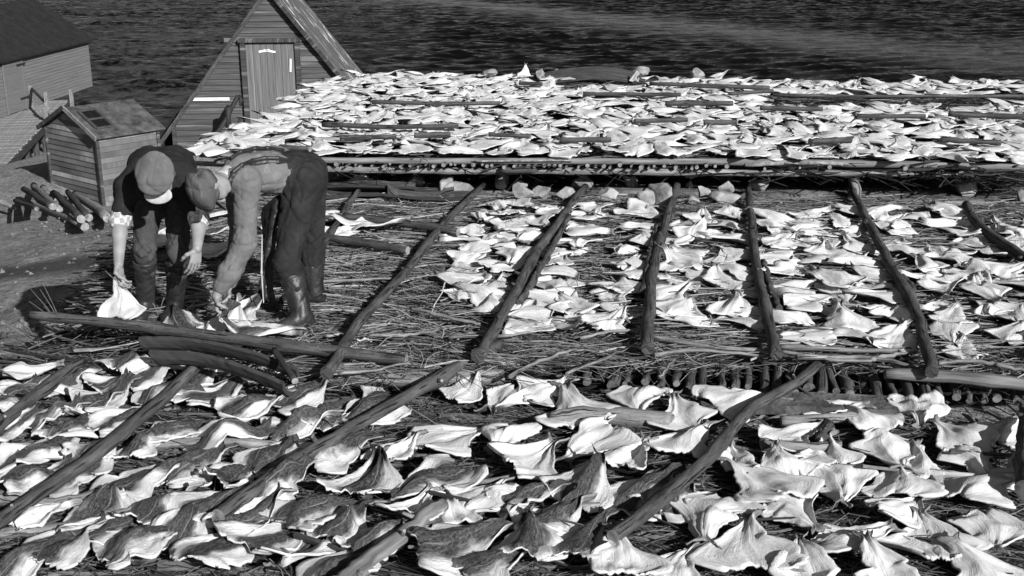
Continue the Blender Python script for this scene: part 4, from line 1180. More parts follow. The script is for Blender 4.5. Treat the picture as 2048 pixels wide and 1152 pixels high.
# near flake, placed one by one: x, y, tail heading (degrees, 90 = away from the camera), skin side up, length
near = [
 (22, 798, 60, 1, .52), (76, 790, 40, 1, .5), (60, 752, 20, 0, .42), (140, 765, 60, 1, .5), (215, 800, 55, 1, .56), (262, 738, 80, 1, .5), (232, 772, 50, 1, .5), (345, 735, 30, 1, .42), (300, 760, 62, 1, .5), (435, 792, 48, 1, .6), (395, 765, 70, 1, .46), (505, 825, 40, 1, .56), (560, 735, 100, 1, .45), (612, 798, 50, 1, .62), (690, 700, 140, 1, .42),
 (752, 828, 235, 1, .66), (150, 868, 70, 1, .48), (250, 852, 52, 1, .56), (442, 885, 20, 1, .60), (545, 925, 75, 1, .56), (655, 840, 75, 1, .55), (668, 905, 50, 1, .58), (52, 930, 45, 1, .5), (70, 975, 60, 1, .5), (150, 958, 62, 1, .5), (280, 900, 80, 1, .46), (275, 975, 35, 1, .60), (390, 940, 60, 1, .56), (455, 1020, 50, 1, .62), (320, 1030, 66, 1, .56), (190, 1035, 250, 1, .5), (135, 1100, 62, 1, .56), (290, 1098, 55, 1, .62), (445, 1112, 50, 1, .60), (560, 1085, 55, 1, .6), (640, 1040, 40, 1, .62), (625, 1100, 250, 1, .5), (742, 965, 80, 1, .58), (866, 972, 225, 1, .62), (765, 1088, 45, 1, .56), (20, 870, 60, 1, .5), (560, 985, 60, 1, .5), (30, 1140, 60, 1, .55), (700, 1140, 50, 1, .55), (110, 905, 55, 1, .5), (205, 910, 70, 1, .5), (352, 872, 40, 1, .5), (505, 1050, 60, 1, .52), (230, 1068, 50, 1, .5), (375, 1065, 75, 1, .5), (80, 1048, 60, 0, .46), (592, 862, 30, 1, .5), (690, 1065, 60, 1, .5), (830, 1030, 80, 0, .48), (182, 828, 60, 1, .48), (330, 800, 45, 1, .46), (100, 840, 65, 1, .46), (470, 960, 65, 1, .5), (1110, 1045, 55, 1, .52), (1060, 1090, 80, 1, .54), (1350, 1005, 40, 1, .48), (800, 905, 55, 0, .42),
 (912, 1100, 40, 1, .66), (905, 1030, 100, 0, .46), (1045, 1005, 35, 1, .50), (1180, 980, 62, 1, .58), (1285, 992, 55, 1, .62), (1165, 1092, 60, 1, .58), (1250, 1130, 85, 0, .58), (985, 1135, 50, 1, .55), (960, 1000, 60, 0, .44),
 (935, 790, 60, 0, .42), (1012, 800, 250, 0, .50), (1090, 790, 40, 0, .48), (1150, 826, 95, 0, .66), (1268, 802, 260, 0, .54), (1362, 838, 95, 0, .50), (1478, 812, 20, 0, .56), (1655, 822, 10, 0, .48), (1732, 846, 110, 0, .48), (1835, 830, 250, 0, .52), (898, 880, 45, 0, .64), (1010, 880, 240, 0, .46), (1058, 935, 60, 0, .54), (1185, 890, 225, 0, .56), (1262, 922, 60, 0, .48), (1378, 890, 70, 0, .52), (1585, 880, 30, 0, .46), (1655, 915, 90, 0, .42), (1772, 912, 265, 0, .50), (1850, 935, 80, 0, .44), (1925, 885, 110, 0, .60), (1942, 935, 285, 0, .50), (2005, 862, 50, 0, .44), (1678, 975, 268, 0, .58), (1530, 978, 115, 0, .66), (1800, 968, 75, 0, .48), (1795, 1030, 40, 0, .52), (1415, 1042, 240, 0, .66), (1700, 1084, 10, 0, .58), (1585, 1035, 300, 0, .46), (1490, 1105, 85, 0, .66), (1858, 1085, 80, 0, .64), (1985, 1068, 255, 0, .58), (1960, 985, 20, 0, .52), (1345, 1140, 60, 0, .50), (1600, 1142, 80, 0, .5), (1760, 1150, 90, 0, .52), (1960, 1146, 100, 0, .52), (2040, 960, 60, 0, .48), (1560, 935, 100, 0, .40), (1470, 925, 100, 0, .36)]
def pole_x(pts, y):
    pts = sorted(pts, key=lambda q: q[1])
    return float(np.interp(y, [q[1] for q in pts], [q[0] for q in pts]))
def near_zone(x, y):
    xs = []
    n = 0
    for pts, *_ in (near_poles[0], near_poles[1], near_poles[2], near_poles[3]):
        if y <= max(q[1] for q in pts) + 60 and x > pole_x(pts, y): n += 1
        elif y > max(q[1] for q in pts) + 60: n += 1
    return n
znames = ['left of the near flake\'s first pole', 'between the near flake\'s first and second poles', 'between the near flake\'s second and third poles', 'between the near flake\'s third and fourth poles', 'right of the near flake\'s crooked fourth pole']
zl = {}
for i, f in enumerate(near): zl.setdefault((near_zone(f[0], f[1]), f[3]), []).append(i)
for (zn, sk), idx in zl.items():
    idx.sort(key=lambda i: near[i][1])
    for k, i in enumerate(idx):
        x, y, hd, s_, L = near[i]
        zf = .88 if y > 1000 and not s_ else 1.0
        L *= zf
        me, tail_me = fish_pair(1000 + i, L * (.75 if s_ else .77), L * (.60 if s_ else .63) * RNG.uniform(.9, 1.12), nu=21, nv=27, amp=.055 if s_ else .033, th=.010, skin=bool(s_))
        lab = '%s cod %s, %s from the back' % ('dark skin-up' if s_ else 'white flesh-up', znames[zn], ORD[k])
        p = at(x, y + 12, NZ) + Vector((0, 0, .03 + .012 * (i % 3)))
        fo_ = put_fish(me, p, math.radians(hd + RNG.uniform(-8, 8)), lab, 'split cod on the near flake', (RNG.uniform(-.06, .08), RNG.uniform(-.06, .06)))
        tf = bpy.data.objects.new('tail_fin', tail_me); col.objects.link(tf); tf.parent = fo_

# middle flake: rows between the poles
polesM = [mid_poles[i][0] for i in (1, 2, 3, 4, 5, 6)]
limits = [(416, 632), (420, 668), (432, 655), (424, 680), (416, 705), (440, 730)]
mid_me = [fish_mesh(5000 + i, .41, .31 * RNG.uniform(.88, 1.15), nu=15, nv=19, amp=.033, skin=False) for i in range(34)]
bays = ['first', 'second', 'third', 'fourth', 'fifth', 'sixth']
nmid = 0
for bi in range(6):
    lo, hi = limits[bi]
    y0, y1 = at(1024, hi - 8, 0).y, at(1024, lo + 4, 0).y
    nrow = int(round((y1 - y0) / .27)) + 1
    for ri in range(nrow):
        Yv = y0 + (y1 - y0) * ri / max(nrow - 1, 1)
        def gx_at(pts):
            g = [at(a, b, 0) for a, b in pts]; g.sort(key=lambda q: q.y)
            return float(np.interp(Yv, [q.y for q in g], [q.x for q in g]))
        xa = gx_at(polesM[bi]) + .19
        xb = (gx_at(polesM[bi + 1]) - .19) if bi < 5 else Yv * .47 + .35
        if bi == 5: xb = min(xb, .46 * Yv + .3)
        if xb < xa - .12: continue
        n = max(1, int(round((xb - xa) / .35)) + 1)
        if bi == 0: xa += .26 * max(0, 1 - ri / max(nrow - 1, 1) * 1.3)
        for k in range(n):
            xx = (xa + xb) / 2 if n == 1 else xa + (xb - xa) * k / (n - 1)
            if (bi * 7 + ri * 3 + k * 5) % 23 == 0 and ri < 3: continue
            hd = RNG.choice((90, -90, 90, -90, 60, 120, 30, 150, -60, 200)) + RNG.gauss(0, 18)
            p = Vector((xx + RNG.gauss(0, .045), Yv + (RNG.gauss(0, .05)) - (xx) * .05, .018 + .014 * ((ri + k) % 3)))
            if bi == 0 and k == 0 and ri > 0: p.x += .05
            lab = 'white cod in middle flake\'s %s bay, %s row from front, %s from left' % (bays[bi], ORD[ri], ORD[k])
            put_fish(RNG.choice(mid_me), p, math.radians(hd), lab, 'split cod on the middle flake', (RNG.uniform(-.09, .11), RNG.uniform(-.09, .09)), RNG.uniform(.86, 1.1)); nmid += 1
# loose ones round the men
for k, (x, y, hd, s_, lab) in enumerate((
    (322, 486, 70, 0, 'white cod glimpsed between the left man\'s legs'), (405, 470, 40, 1, 'cod lying behind, between the two men, the middle one'), (425, 505, 20, 0, 'bright cod between the two men, nearest of the three'), (440, 436, 10, 1, 'farthest cod between the two men'),
    (672, 470, 30, 0, 'bright cod half hidden behind the grey-shirted man\'s hip'), (720, 452, 10, 1, 'cod on top of the little heap right of the grey-shirted man'), (755, 462, 0, 0, 'rightmost cod of the little heap right of the grey-shirted man'), (655, 440, 20, 1, 'rearmost cod of the little heap behind the grey-shirted man'),
    (362, 652, 120, 1, 'cod with a white edge propped beside the left man\'s boot'), (455, 655, 80, 0, 'white cod on the twigs under the grey-shirted man\'s fist'), (512, 676, 10, 1, 'cod edge showing behind the long pole by the boot'), (478, 640, 60, 1, 'dark cod just behind the grey-shirted man\'s hand'), (556, 448, 90, 0, 'white cod seen under the grey-shirted man\'s belly'))):
    me = fish_mesh(7000 + k, .5, .34, nu=17, nv=21, amp=.055, skin=bool(s_))
    put_fish(me, at(x, y + 6, 0) + Vector((0, 0, .03 + .03 * (k in (5, 6)))), math.radians(hd), lab, 'split cod around the men', (RNG.uniform(-.1, .2), RNG.uniform(-.1, .1)))

# far flake: close rows, overlapping like shingles
A2 = np.array([(p.x, p.y) for p in FAR]); A2c = A2.mean(0)
FARI = [tuple(p + (A2c - p) * .012) for p in A2]
far_me = [fish_mesh(9000 + i, .48, .31 * RNG.uniform(.85, 1.15), nu=11, nv=13, amp=.026, skin=False) for i in range(18)]
dU = Vector((math.cos(AX), math.sin(AX), 0)); dV = Vector((-math.sin(AX), math.cos(AX), 0))
o0 = at(372, 306, FZ)
cand = []
vrow = .16; row = 0
while vrow < 8:
    urow = -1.0 + (row % 2) * .2; k = 0
    while urow < 13:
        p = o0 + dU * (urow + RNG.gauss(0, .05)) + dV * (vrow + RNG.gauss(0, .05))
        if inpoly(np.array([(p.x, p.y)]), FARI)[0] and p.x < .50 * p.y + .6:
            cand.append((row, p))
        urow += .29
    vrow += .205 + row * .003; row += 1
def in_gap(p):
    d = p - Vector((0, 0, CAMH)); c, s = math.cos(PITCH), math.sin(PITCH)
    Z = d.y * c - d.z * s; yu = d.y * s + d.z * c
    px, py = 1024 + FPX * d.x / Z, 576 - FPX * yu / Z
    return (px > 1530 and 195 < py < 217) or (1120 < px < 1310 and 165 < py < 182)
cand = [c for c in cand if not in_gap(c[1])]
left = max(0, 300 - NFISH)
rest = []
cnt = {}
for row, p in cand:
    hd = RNG.choice((90, 90, 90, 60, 120, -90, 30, 150, 0)) + RNG.gauss(0, 20)
    me = RNG.choice(far_me); p = p + Vector((0, 0, .02 + .012 * (row % 3)))
    tl = (RNG.uniform(-.05, .12), RNG.uniform(-.09, .09)); s_ = RNG.uniform(.85, 1.1)
    if left > 0:
        cnt[row] = cnt.get(row, 0) + 1
        put_fish(me, p, math.radians(hd), 'white cod on the far flake, %s row behind its front log, %s from left' % (ORD[row], ORD[cnt[row] - 1]), 'split cod on the far flake', tl, s_); left -= 1
    else: rest.append((me, p, hd, tl, s_))
from mathutils import Euler
Vs, Fs, Us, Ms = [], [], [], []; b = 0
cache = {}
for me, p, hd, tl, s_ in rest:
    if me.name not in cache:
        n = len(me.vertices); V = np.zeros(n * 3, np.float32); me.vertices.foreach_get('co', V)
        F = np.zeros(len(me.loops), np.int32); me.loops.foreach_get('vertex_index', F)
        U = np.zeros(len(me.loops) * 2, np.float32); me.uv_layers[0].data.foreach_get('uv', U)
        mi = np.zeros(len(me.polygons), np.int32); me.polygons.foreach_get('material_index', mi)
        uvv = np.zeros((n, 2)); uvv[F] = U.reshape(-1, 2)
        cache[me.name] = (V.reshape(-1, 3), F.reshape(-1, 4), uvv, mi)
    V, F, U, mi = cache[me.name]
    R_ = np.array(Euler((tl[0], tl[1], math.radians(hd) - math.pi / 2)).to_matrix())
    Vs.append(V @ R_.T * s_ + np.array(p)); Fs.append(F + b); Us.append(U + (RNG.randint(0, 0), 0)); Ms.append(mi); b += len(V)
o = link('split_cod', np_mesh('split_cod', np.concatenate(Vs), np.concatenate(Fs), [M['flesh'], M['skin']], uv=np.concatenate(Us), mi=np.concatenate(Ms)))
tag(o, 'mass of white split cod spread over the far raised flake', 'fish', kind='stuff')
print('FISH', NFISH, 'near', len(near), 'mid', nmid, 'far', len(cand), 'merged', len(rest))
# a few upright or draped ones on the far edge
for k, (x, y, hd, tl, lab) in enumerate(((1050, 160, 100, (.9, .2), 'white cod standing upright among stones on the far edge'), (1272, 168, 60, (.5, -.2), 'white cod draped over the right end of the bark slabs'), (1440, 166, 20, (.3, .1), 'white cod draped over the heap right of the triangular stone'))):
    put_fish(far_me[k], at(x, y, FZ) + Vector((0, 0, .10)), math.radians(hd), lab, 'split cod on the far flake', tl, .55)
# ------------------------------------------------------------------ people: smooth-blended solids meshed with surface nets
class Blob:
    def __init__(s): s.p = []; s.cut = []
    def cone(s, a, b, ra, rb, k=.02): s.p.append(('c', np.array(a, float), np.array(b, float), ra, rb, k)); return s
    def chain(s, pts, rad, k=.02):
        for i in range(len(pts) - 1): s.cone(pts[i], pts[i + 1], rad[i], rad[i + 1], k)
        return s
    def ell(s, c, ax, r, k=.02):
        """ellipsoid: ax = three unit axes (rows)"""
        s.p.append(('e', np.array(c, float), np.array(ax, float), np.array(r, float), None, k)); return s
    def sub(s, c, r, k=.01): s.cut.append((np.array(c, float), r, k)); return s
    def mesh(s, h, wr=None, wamp=0.0, seed=0, scut=None):
        lo = np.full(3, 1e9); hi = -lo
        bbs = []
        for q in s.p:
            if q[0] == 'c':
                r = max(q[3], q[4]); l = np.minimum(q[1], q[2]) - r; u = np.maximum(q[1], q[2]) + r
            else:
                e = np.abs(q[2] * q[3][:, None]).sum(0); l = q[1] - e; u = q[1] + e
            bbs.append((l, u)); lo = np.minimum(lo, l); hi = np.maximum(hi, u)
        lo -= .03; hi += .03
        n = np.ceil((hi - lo) / h).astype(int) + 1
        G = [lo[i] + h * np.arange(n[i]) for i in range(3)]
        D = np.full(n, .25, np.float32)
        for q, (l, u) in zip(s.p, bbs):
            m = q[5] + 4 * h + .01
            a = np.maximum(((l - m - lo) / h).astype(int), 0); b = np.minimum(((u + m - lo) / h).astype(int) + 2, n)
            sl = tuple(slice(a[i], b[i]) for i in range(3))
            X = G[0][sl[0]][:, None, None]; Y = G[1][sl[1]][None, :, None]; Z = G[2][sl[2]][None, None, :]
            if q[0] == 'c':
                A, B = q[1], q[2]; ba = B - A; L2 = max(ba @ ba, 1e-9)
                t = np.clip(((X - A[0]) * ba[0] + (Y - A[1]) * ba[1] + (Z - A[2]) * ba[2]) / L2, 0, 1)
                d = np.sqrt((X - A[0] - t * ba[0]) ** 2 + (Y - A[1] - t * ba[1]) ** 2 + (Z - A[2] - t * ba[2]) ** 2) - (q[3] + (q[4] - q[3]) * t)
            else:
                P = [(X - q[1][0]) * ax[0] + (Y - q[1][1]) * ax[1] + (Z - q[1][2]) * ax[2] for ax in q[2]]
                k0 = np.sqrt(sum((P[i] / q[3][i]) ** 2 for i in range(3))); k1 = np.sqrt(sum((P[i] / q[3][i] ** 2) ** 2 for i in range(3))) + 1e-6
                d = k0 * (k0 - 1) / k1
            k = q[5]; o = D[sl]
            hh = np.clip(.5 + .5 * (o - d) / k, 0, 1)
            D[sl] = o * (1 - hh) + d * hh - k * hh * (1 - hh)
        for c, r, k in s.cut:
            a = np.maximum(((c - r - .03 - lo) / h).astype(int), 0); b = np.minimum(((c + r + .03 - lo) / h).astype(int) + 2, n)
            sl = tuple(slice(a[i], b[i]) for i in range(3))
            d = np.sqrt((G[0][sl[0]][:, None, None] - c[0]) ** 2 + (G[1][sl[1]][None, :, None] - c[1]) ** 2 + (G[2][sl[2]][None, None, :] - c[2]) ** 2) - r
            o = D[sl]; hh = np.clip(.5 - .5 * (o + d) / k, 0, 1)
            D[sl] = o * (1 - hh) + (-d) * hh + k * hh * (1 - hh)
        if scut is not None:                               # planes: keep the side where (p-c).n < 0
            for c, nn in scut:
                pl = (G[0][:, None, None] - c[0]) * nn[0] + (G[1][None, :, None] - c[1]) * nn[1] + (G[2][None, None, :] - c[2]) * nn[2]
                D = np.maximum(D, pl).astype(np.float32)
        if wamp:
            r = np.random.default_rng(seed)
            near_ = np.abs(D) < .03
            idx = np.nonzero(near_)
            P = np.stack([G[i][idx[i]] for i in range(3)], -1)
            w_ = np.zeros(len(P))
            for f, a in (wr or ((45, 1), (80, .5), (140, .22))):
                for _ in range(3):
                    kv = r.normal(0, 1, 3); kv = kv / np.linalg.norm(kv) * f
                    ph = r.uniform(0, 6.28); k2 = r.normal(0, 12, 3)
                    w_ += a / 3 * 2.4 * (1 - np.abs(np.sin((P @ kv + 1.6 * np.sin(P @ k2)) * .5 + ph))) ** 3.5
            D[idx] += (wamp * w_).astype(np.float32)
        # surface nets
        S = D < 0
        c = [S[dx:n[0] - 1 + dx, dy:n[1] - 1 + dy, dz:n[2] - 1 + dz] for dx in (0, 1) for dy in (0, 1) for dz in (0, 1)]
        al = c[0].copy(); an = c[0].copy()
        for q in c[1:]: al &= q; an |= q
        I = np.nonzero(an & ~al); cid = np.full(n - 1, -1, np.int32); cid[I] = np.arange(len(I[0]))
        I = np.stack(I, -1)
        acc = np.zeros((len(I), 3)); cn = np.zeros(len(I))
        cor = np.array([(x, y, z) for x in (0, 1) for y in (0, 1) for z in (0, 1)])
        val = np.stack([D[I[:, 0] + q[0], I[:, 1] + q[1], I[:, 2] + q[2]] for q in cor], -1)
        for i in range(8):
            for j in range(i + 1, 8):
                if np.abs(cor[i] - cor[j]).sum() != 1: continue
                x = (val[:, i] < 0) != (val[:, j] < 0)
                t = np.where(x, val[:, i] / (val[:, i] - val[:, j] + 1e-12), 0)
                acc += np.where(x[:, None], cor[i] + t[:, None] * (cor[j] - cor[i]), 0); cn += x
        V = lo + h * (I + acc / cn[:, None])
        F = []
        for ax in range(3):
            o1, o2 = (ax + 1) % 3, (ax + 2) % 3
            sa = [slice(None)] * 3; sb = [slice(None)] * 3; sa[ax] = slice(0, -1); sb[ax] = slice(1, None)
            A, B = S[tuple(sa)], S[tuple(sb)]
            E = np.stack(np.nonzero(A != B), -1)
            if not len(E): continue
            E = E[(E[:, o1] > 0) & (E[:, o2] > 0) & (E[:, o1] < n[o1] - 1) & (E[:, o2] < n[o2] - 1)]
            inside = S[E[:, 0], E[:, 1], E[:, 2]]
            def cc(d1, d2):
                q = E.copy(); q[:, o1] -= d1; q[:, o2] -= d2; return cid[q[:, 0], q[:, 1], q[:, 2]]
            q = np.stack([cc(1, 1), cc(0, 1), cc(0, 0), cc(1, 0)], -1)
            q[~inside] = q[~inside][:, ::-1]
            F.append(q)
        F = np.concatenate(F)
        return V, F[(F >= 0).all(1)]

def solid(name, blob, h, mat, parent, wamp=0.0, seed=0, wr=None, scut=None):
    V, F = blob.mesh(h, wr, wamp, seed, scut)
    o0_ = np.array(parent.location)
    return link(name, np_mesh(name, V - o0_, F, mat), parent, parent.location)

def unit(v): v = np.array(v, float); return v / np.linalg.norm(v)
def A3(p): return np.array(p, float)

def hand(b, wrist, dirv, palm, thumb, curl=(.5, .5, .45), size=1.0, spread=.10, thumb_curl=.5):
    """five-fingered hand: dirv = wrist to knuckles, palm = the way the palm faces, thumb = the side the thumb is on"""
    d = unit(dirv); n = unit(A3(palm) - d * (A3(palm) @ d)); t = unit(np.cross(d, n))
    if t @ A3(thumb) < 0: t = -t
    W_ = A3(wrist); s = size
    b.ell(W_ + d * .045 * s + n * .002, (d, t, n), (.052 * s, .036 * s, .0155 * s), .012)
    lens = ((.040, .026, .022), (.045, .029, .023), (.042, .027, .022), (.033, .021, .019))
    for i in range(4):
        off = (1.5 - i) * .0195 * s
        fd = unit(d + t * (1.5 - i) * spread)
        k0 = W_ + d * (.088 - .006 * abs(i - 1)) * s + t * off
        b.cone(W_ + d * .02 * s + t * off * .6, k0, .012 * s, .0102 * s, .008)
        p = k0; ang = 0; r = .0092 * s
        for j in range(3):
            ang += curl[j]
            q = p + (fd * math.cos(ang) + n * math.sin(ang)) * lens[i][j] * s
            b.cone(p, q, r, r * .9, .003); p = q; r *= .9
    p = W_ + d * .022 * s + t * .026 * s
    dirs = (unit(t * .75 + d * .55 + n * .35), unit(t * (.35 - .5 * thumb_curl) + d * .7 + n * (.3 + thumb_curl)), unit(t * (.1 - .8 * thumb_curl) + d * .6 + n * (.4 + thumb_curl)))
    r = .0135 * s
    for j, L in enumerate((.038, .032, .026)):
        q = p + dirs[j] * L * s; b.cone(p, q, r, r * .88, .006); p = q; r *= .86

def head_(b, c, crown, face):
    """a head: crown = neck-to-crown direction, face = where the face looks"""
    u = unit(crown); f = unit(A3(face) - u * (A3(face) @ u)); s = np.cross(f, u); c = A3(c)
    b.ell(c + u * .02 - f * .012, (f, s, u), (.098, .077, .100), .02)
    b.ell(c - u * .035 + f * .030, (f, s, u), (.062, .060, .085), .03)
    b.ell(c - u * .085 + f * .062, (f, s, u), (.026, .030, .022), .02)        # chin
    b.cone(c + u * .005 + f * .088, c - u * .035 + f * .112, .009, .014, .012)   # nose
    b.ell(c - u * .062 + f * .088, (f, s, u), (.012, .026, .010), .008)        # mouth
    b.ell(c + u * .022 + f * .085, (f, s, u), (.012, .05, .010), .012)         # brow
    for q in (-1, 1):
        b.sub(c + u * .003 + f * .096 + s * q * .032, .013, .012)
        b.ell(c + u * .003 + f * .083 + s * q * .032, (f, s, u), (.011, .012, .009), .003)
        b.ell(c - u * .012 - f * .008 + s * q * .078, (unit(f * .9 - s * q * .3), unit(s * q + f * .3), u), (.022, .010, .033), .006)
        b.ell(c - u * .04 + f * .065 + s * q * .038, (f, s, u), (.026, .02, .024), .02)
    return u, f, s

def hair_(parent, c, crown, face):
    u = unit(crown); f = unit(A3(face) - u * (A3(face) @ u)); s = np.cross(f, u); c = A3(c)
    b = Blob(); b.ell(c - f * .030 + u * .012, (f, s, u), (.088, .082, .092), .02); solid('hair', b, .004, M['hair'], parent, .004, 31, ((120, 1), (260, .6)), scut=[(c + f * .02, f), (c - u * .055, -u)])

def flat_cap(parent, c, crown, face, mat, peakmat, drop=0.0):
    u = unit(crown); f = unit(A3(face) - u * (A3(face) @ u)); s = np.cross(f, u); c = A3(c) - u * drop
    b = Blob()
    b.ell(c + u * .092 - f * .002, (f, s, u), (.130, .116, .042), .02)
    b.ell(c + u * .100 + f * .045, (f, s, u), (.080, .100, .030), .02)
    b.ell(c + u * .030 - f * .02, (f, s, u), (.112, .094, .058), .02); b.ell(c + u * (.060 + drop), (f, s, u), (.112, .098, .075), .03)
    b.ell(c + u * .134 - f * .005, (f, s, u), (.010, .010, .006), .004)
    cp = solid('flat_cap', b, .004, mat, parent, .006, 3, ((30, 1), (60, .5)))
    b = Blob(); fd = unit(f - u * .30)
    b.ell(c + u * .030 + f * .118, (fd, s, unit(u + f * .30)), (.052, .082, .009), .01)
    pk = solid('peak', b, .004, peakmat, parent)
    pk.parent = cp; pk.location = Vector((0, 0, 0))
    cp_loc = cp.location
    return cp

# ---- the man on the left, facing us, bent double
def man_front():
    base = at(325, 634, 0); t = empty('person', base)
    tag(t, 'bending man with dark jumper, rolled checked sleeves and tweed cap, holding a hanging fish', 'person')
    ankA, ankB = A3(at(294, 630, 0)) + (0, 0, .09), A3(at(352, 630, 0)) + (0, 0, .09)
    kneA, kneB = A3(PY(289, 503, 6.93)), A3(PY(356, 508, 6.93))
    hipA, hipB = A3((-2.40 + .0, 7.18, .86)), A3((-2.20, 7.18, .86))
    pel = (hipA + hipB) / 2 + (0, 0, .05)
    pel[0] = PY(326, 300, 7.2).x; hipA = pel + (-.10, 0, -.05); hipB = pel + (.10, 0, -.05)
    mid = A3(PY(322, 312, 7.05)) - (0, 0, .06); che = A3(PY(318, 335, 6.87)) - (0, 0, .03)
    shA, shB = A3(PY(256, 375, 6.80)), A3(PY(375, 366, 6.84))
    neck = A3(PY(318, 345, 6.72)); hc = A3(PY(318, 352, 6.58))
    elA, elB = A3(PY(240, 440, 6.74)), A3(PY(398, 438, 6.78))
    wrA, wrB = A3(PY(237, 528, 6.54)), A3(PY(394, 497, 6.60))
    crown, face = (0.02, -.86, .34), (.05, -.28, -.95)
    b = Blob()
    for o in (-.075, .075): b.chain([pel + (o, 0, 0), mid + (o, 0, 0), che + (o, 0, 0)], [.085, .080, .088], .05)
    b.cone(shA, shB, .055, .055, .05); b.cone(che, neck, .07, .058, .04); b.cone(neck, hc, .056, .055, .03)
    for h_, k_, a_ in ((hipA, kneA, ankA), (hipB, kneB, ankB)):
        b.cone(h_, k_, .062, .044, .05); b.cone(k_, a_, .044, .036, .02); b.cone(a_, a_ + (0, -.12, -.05), .030, .020, .02)
    for s_, e_, w_ in ((shA, elA, wrA), (shB, elB, wrB)):
        b.cone(s_, e_, .044, .041, .04); m = e_ + (w_ - e_) * .3; b.cone(e_, m, .041, .042, .02); b.cone(m, w_, .044, .028, .02)
    head_(b, hc, crown, face)
    hand(b, wrA + (0, 0, .0), (.02, -.1, -1), (.9, -.25, 0), (.2, -1, .1), (.45, .75, .5), 1.0, .03, .5)
    hand(b, wrB, (-.18, -.15, -1), (-.6, .6, 0), (-.7, -.8, 0), (.25, .35, .25), 1.0, .06, .25)
    solid('body', b, .004, M['human'], t)
    # jumper
    b = Blob()
    for o in (-.08, .08): b.chain([pel + (o, -.05, .02), mid + (o, 0, .0), che + (o, 0, 0)], [.115, .118, .122], .06)
    b.cone(shA, shB, .088, .088, .06); b.cone(che, neck - (0, -.03, 0), .10, .075, .04)
    for s_, e_ in ((shA, elA), (shB, elB)): b.cone(s_, s_ + (e_ - s_) * .72, .080, .068, .04)
    b.cone(pel + (-.07, .02, .0), pel + (.07, .02, 0), .125, .125, .05)
    solid('jumper', b, .006, M['sweater'], t, .012, 11, ((20, 1), (45, .6), (95, .3)))
    for s_, e_ in ((shA, elA), (shB, elB)):
        b = Blob(); p0 = s_ + (e_ - s_) * .66; p1 = s_ + (e_ - s_) * 1.02
        b.cone(p0, p1, .064, .062, .01); b.cone(s_ + (e_ - s_) * .9, p1, .066, .068, .01)
        solid('rolled_sleeve', b, .004, M['plaid'], t, .005, 12)
    b = Blob()
    for h_, k_, a_ in ((hipA, kneA, ankA), (hipB, kneB, ankB)):
        b.cone(h_ + (0, .02, .03), k_, .108, .073, .06); b.cone(k_, k_ + (a_ - k_) * .35, .076, .074, .03)
    b.cone(pel + (-.06, .03, -.03), pel + (.06, .03, -.03), .125, .125, .06)
    solid('trousers', b, .006, M['trousers'], t, .013, 13, ((22, 1), (48, .6), (100, .3)))
    for k_, a_ in ((kneA, ankA), (kneB, ankB)):
        b = Blob(); top = k_ + (a_ - k_) * .16
        b.cone(top, a_ + (0, 0, -.01), .070, .056, .02); b.cone(top, k_ + (a_ - k_) * .22, .076, .074, .01)
        b.cone(a_ + (0, .02, -.04), a_ + (0, -.18, -.05), .047, .036, .04); b.ell(a_ + (0, -.15, -.055), np.eye(3), (.050, .085, .034), .03); b.ell(a_ + (0, .025, -.06), np.eye(3), (.042, .05, .032), .03)
        bo = solid('rubber_boot', b, .006, M['rubber'], t, .004, 14, scut=[(top - unit(a_ - k_) * .004, -unit(a_ - k_))])
    hair_(t, hc, crown, face)
    flat_cap(t, hc, crown, face, M['cap_cloth'], M['peak'])
    # brace strap running over the back
    q = MB(); pts = [A3(PY(336, 281, 7.1)), A3(PY(346, 296, 6.9)), A3(PY(351, 318, 6.72))]
    return t, wrA
M1, wr1 = man_front()

# the fish he holds by the tail
def held_fish():
    r = np.random.default_rng(42)
    V, F, uv, mi = fish_geo(r, .44, .25, nu=17, nv=21, amp=.035, skin=False)
    top = Vector(wr1) + Vector((.03, -.035, -.075)); bot = PY(240, 642, 6.56)
    ax = (top - bot).normalized(); nrm = Vector((.35, -1, .15)); nrm = (nrm - ax * nrm.dot(ax)).normalized(); sd_ = ax.cross(nrm)
    R_ = np.array(Matrix((sd_, ax, nrm)).transposed())
    L = (top - bot).length
    V = V * (1, L / .44, 1); V[:, 1] -= V[:, 1].max() - .03
    V[:, 0] *= 1 - .30 * np.clip(V[:, 1] / -L, 0, 1) * 0; V[:, 2] -= .5 * (V[:, 0] ** 2) / .17
    P = V @ R_.T
    o = link('split_cod', np_mesh('split_cod', P, F, [M['flesh'], M['skin']], uv=uv, mi=mi)); o.location = top
    tag(o, 'white cod hanging head down from the left man\'s hand', 'fish')
held_fish()

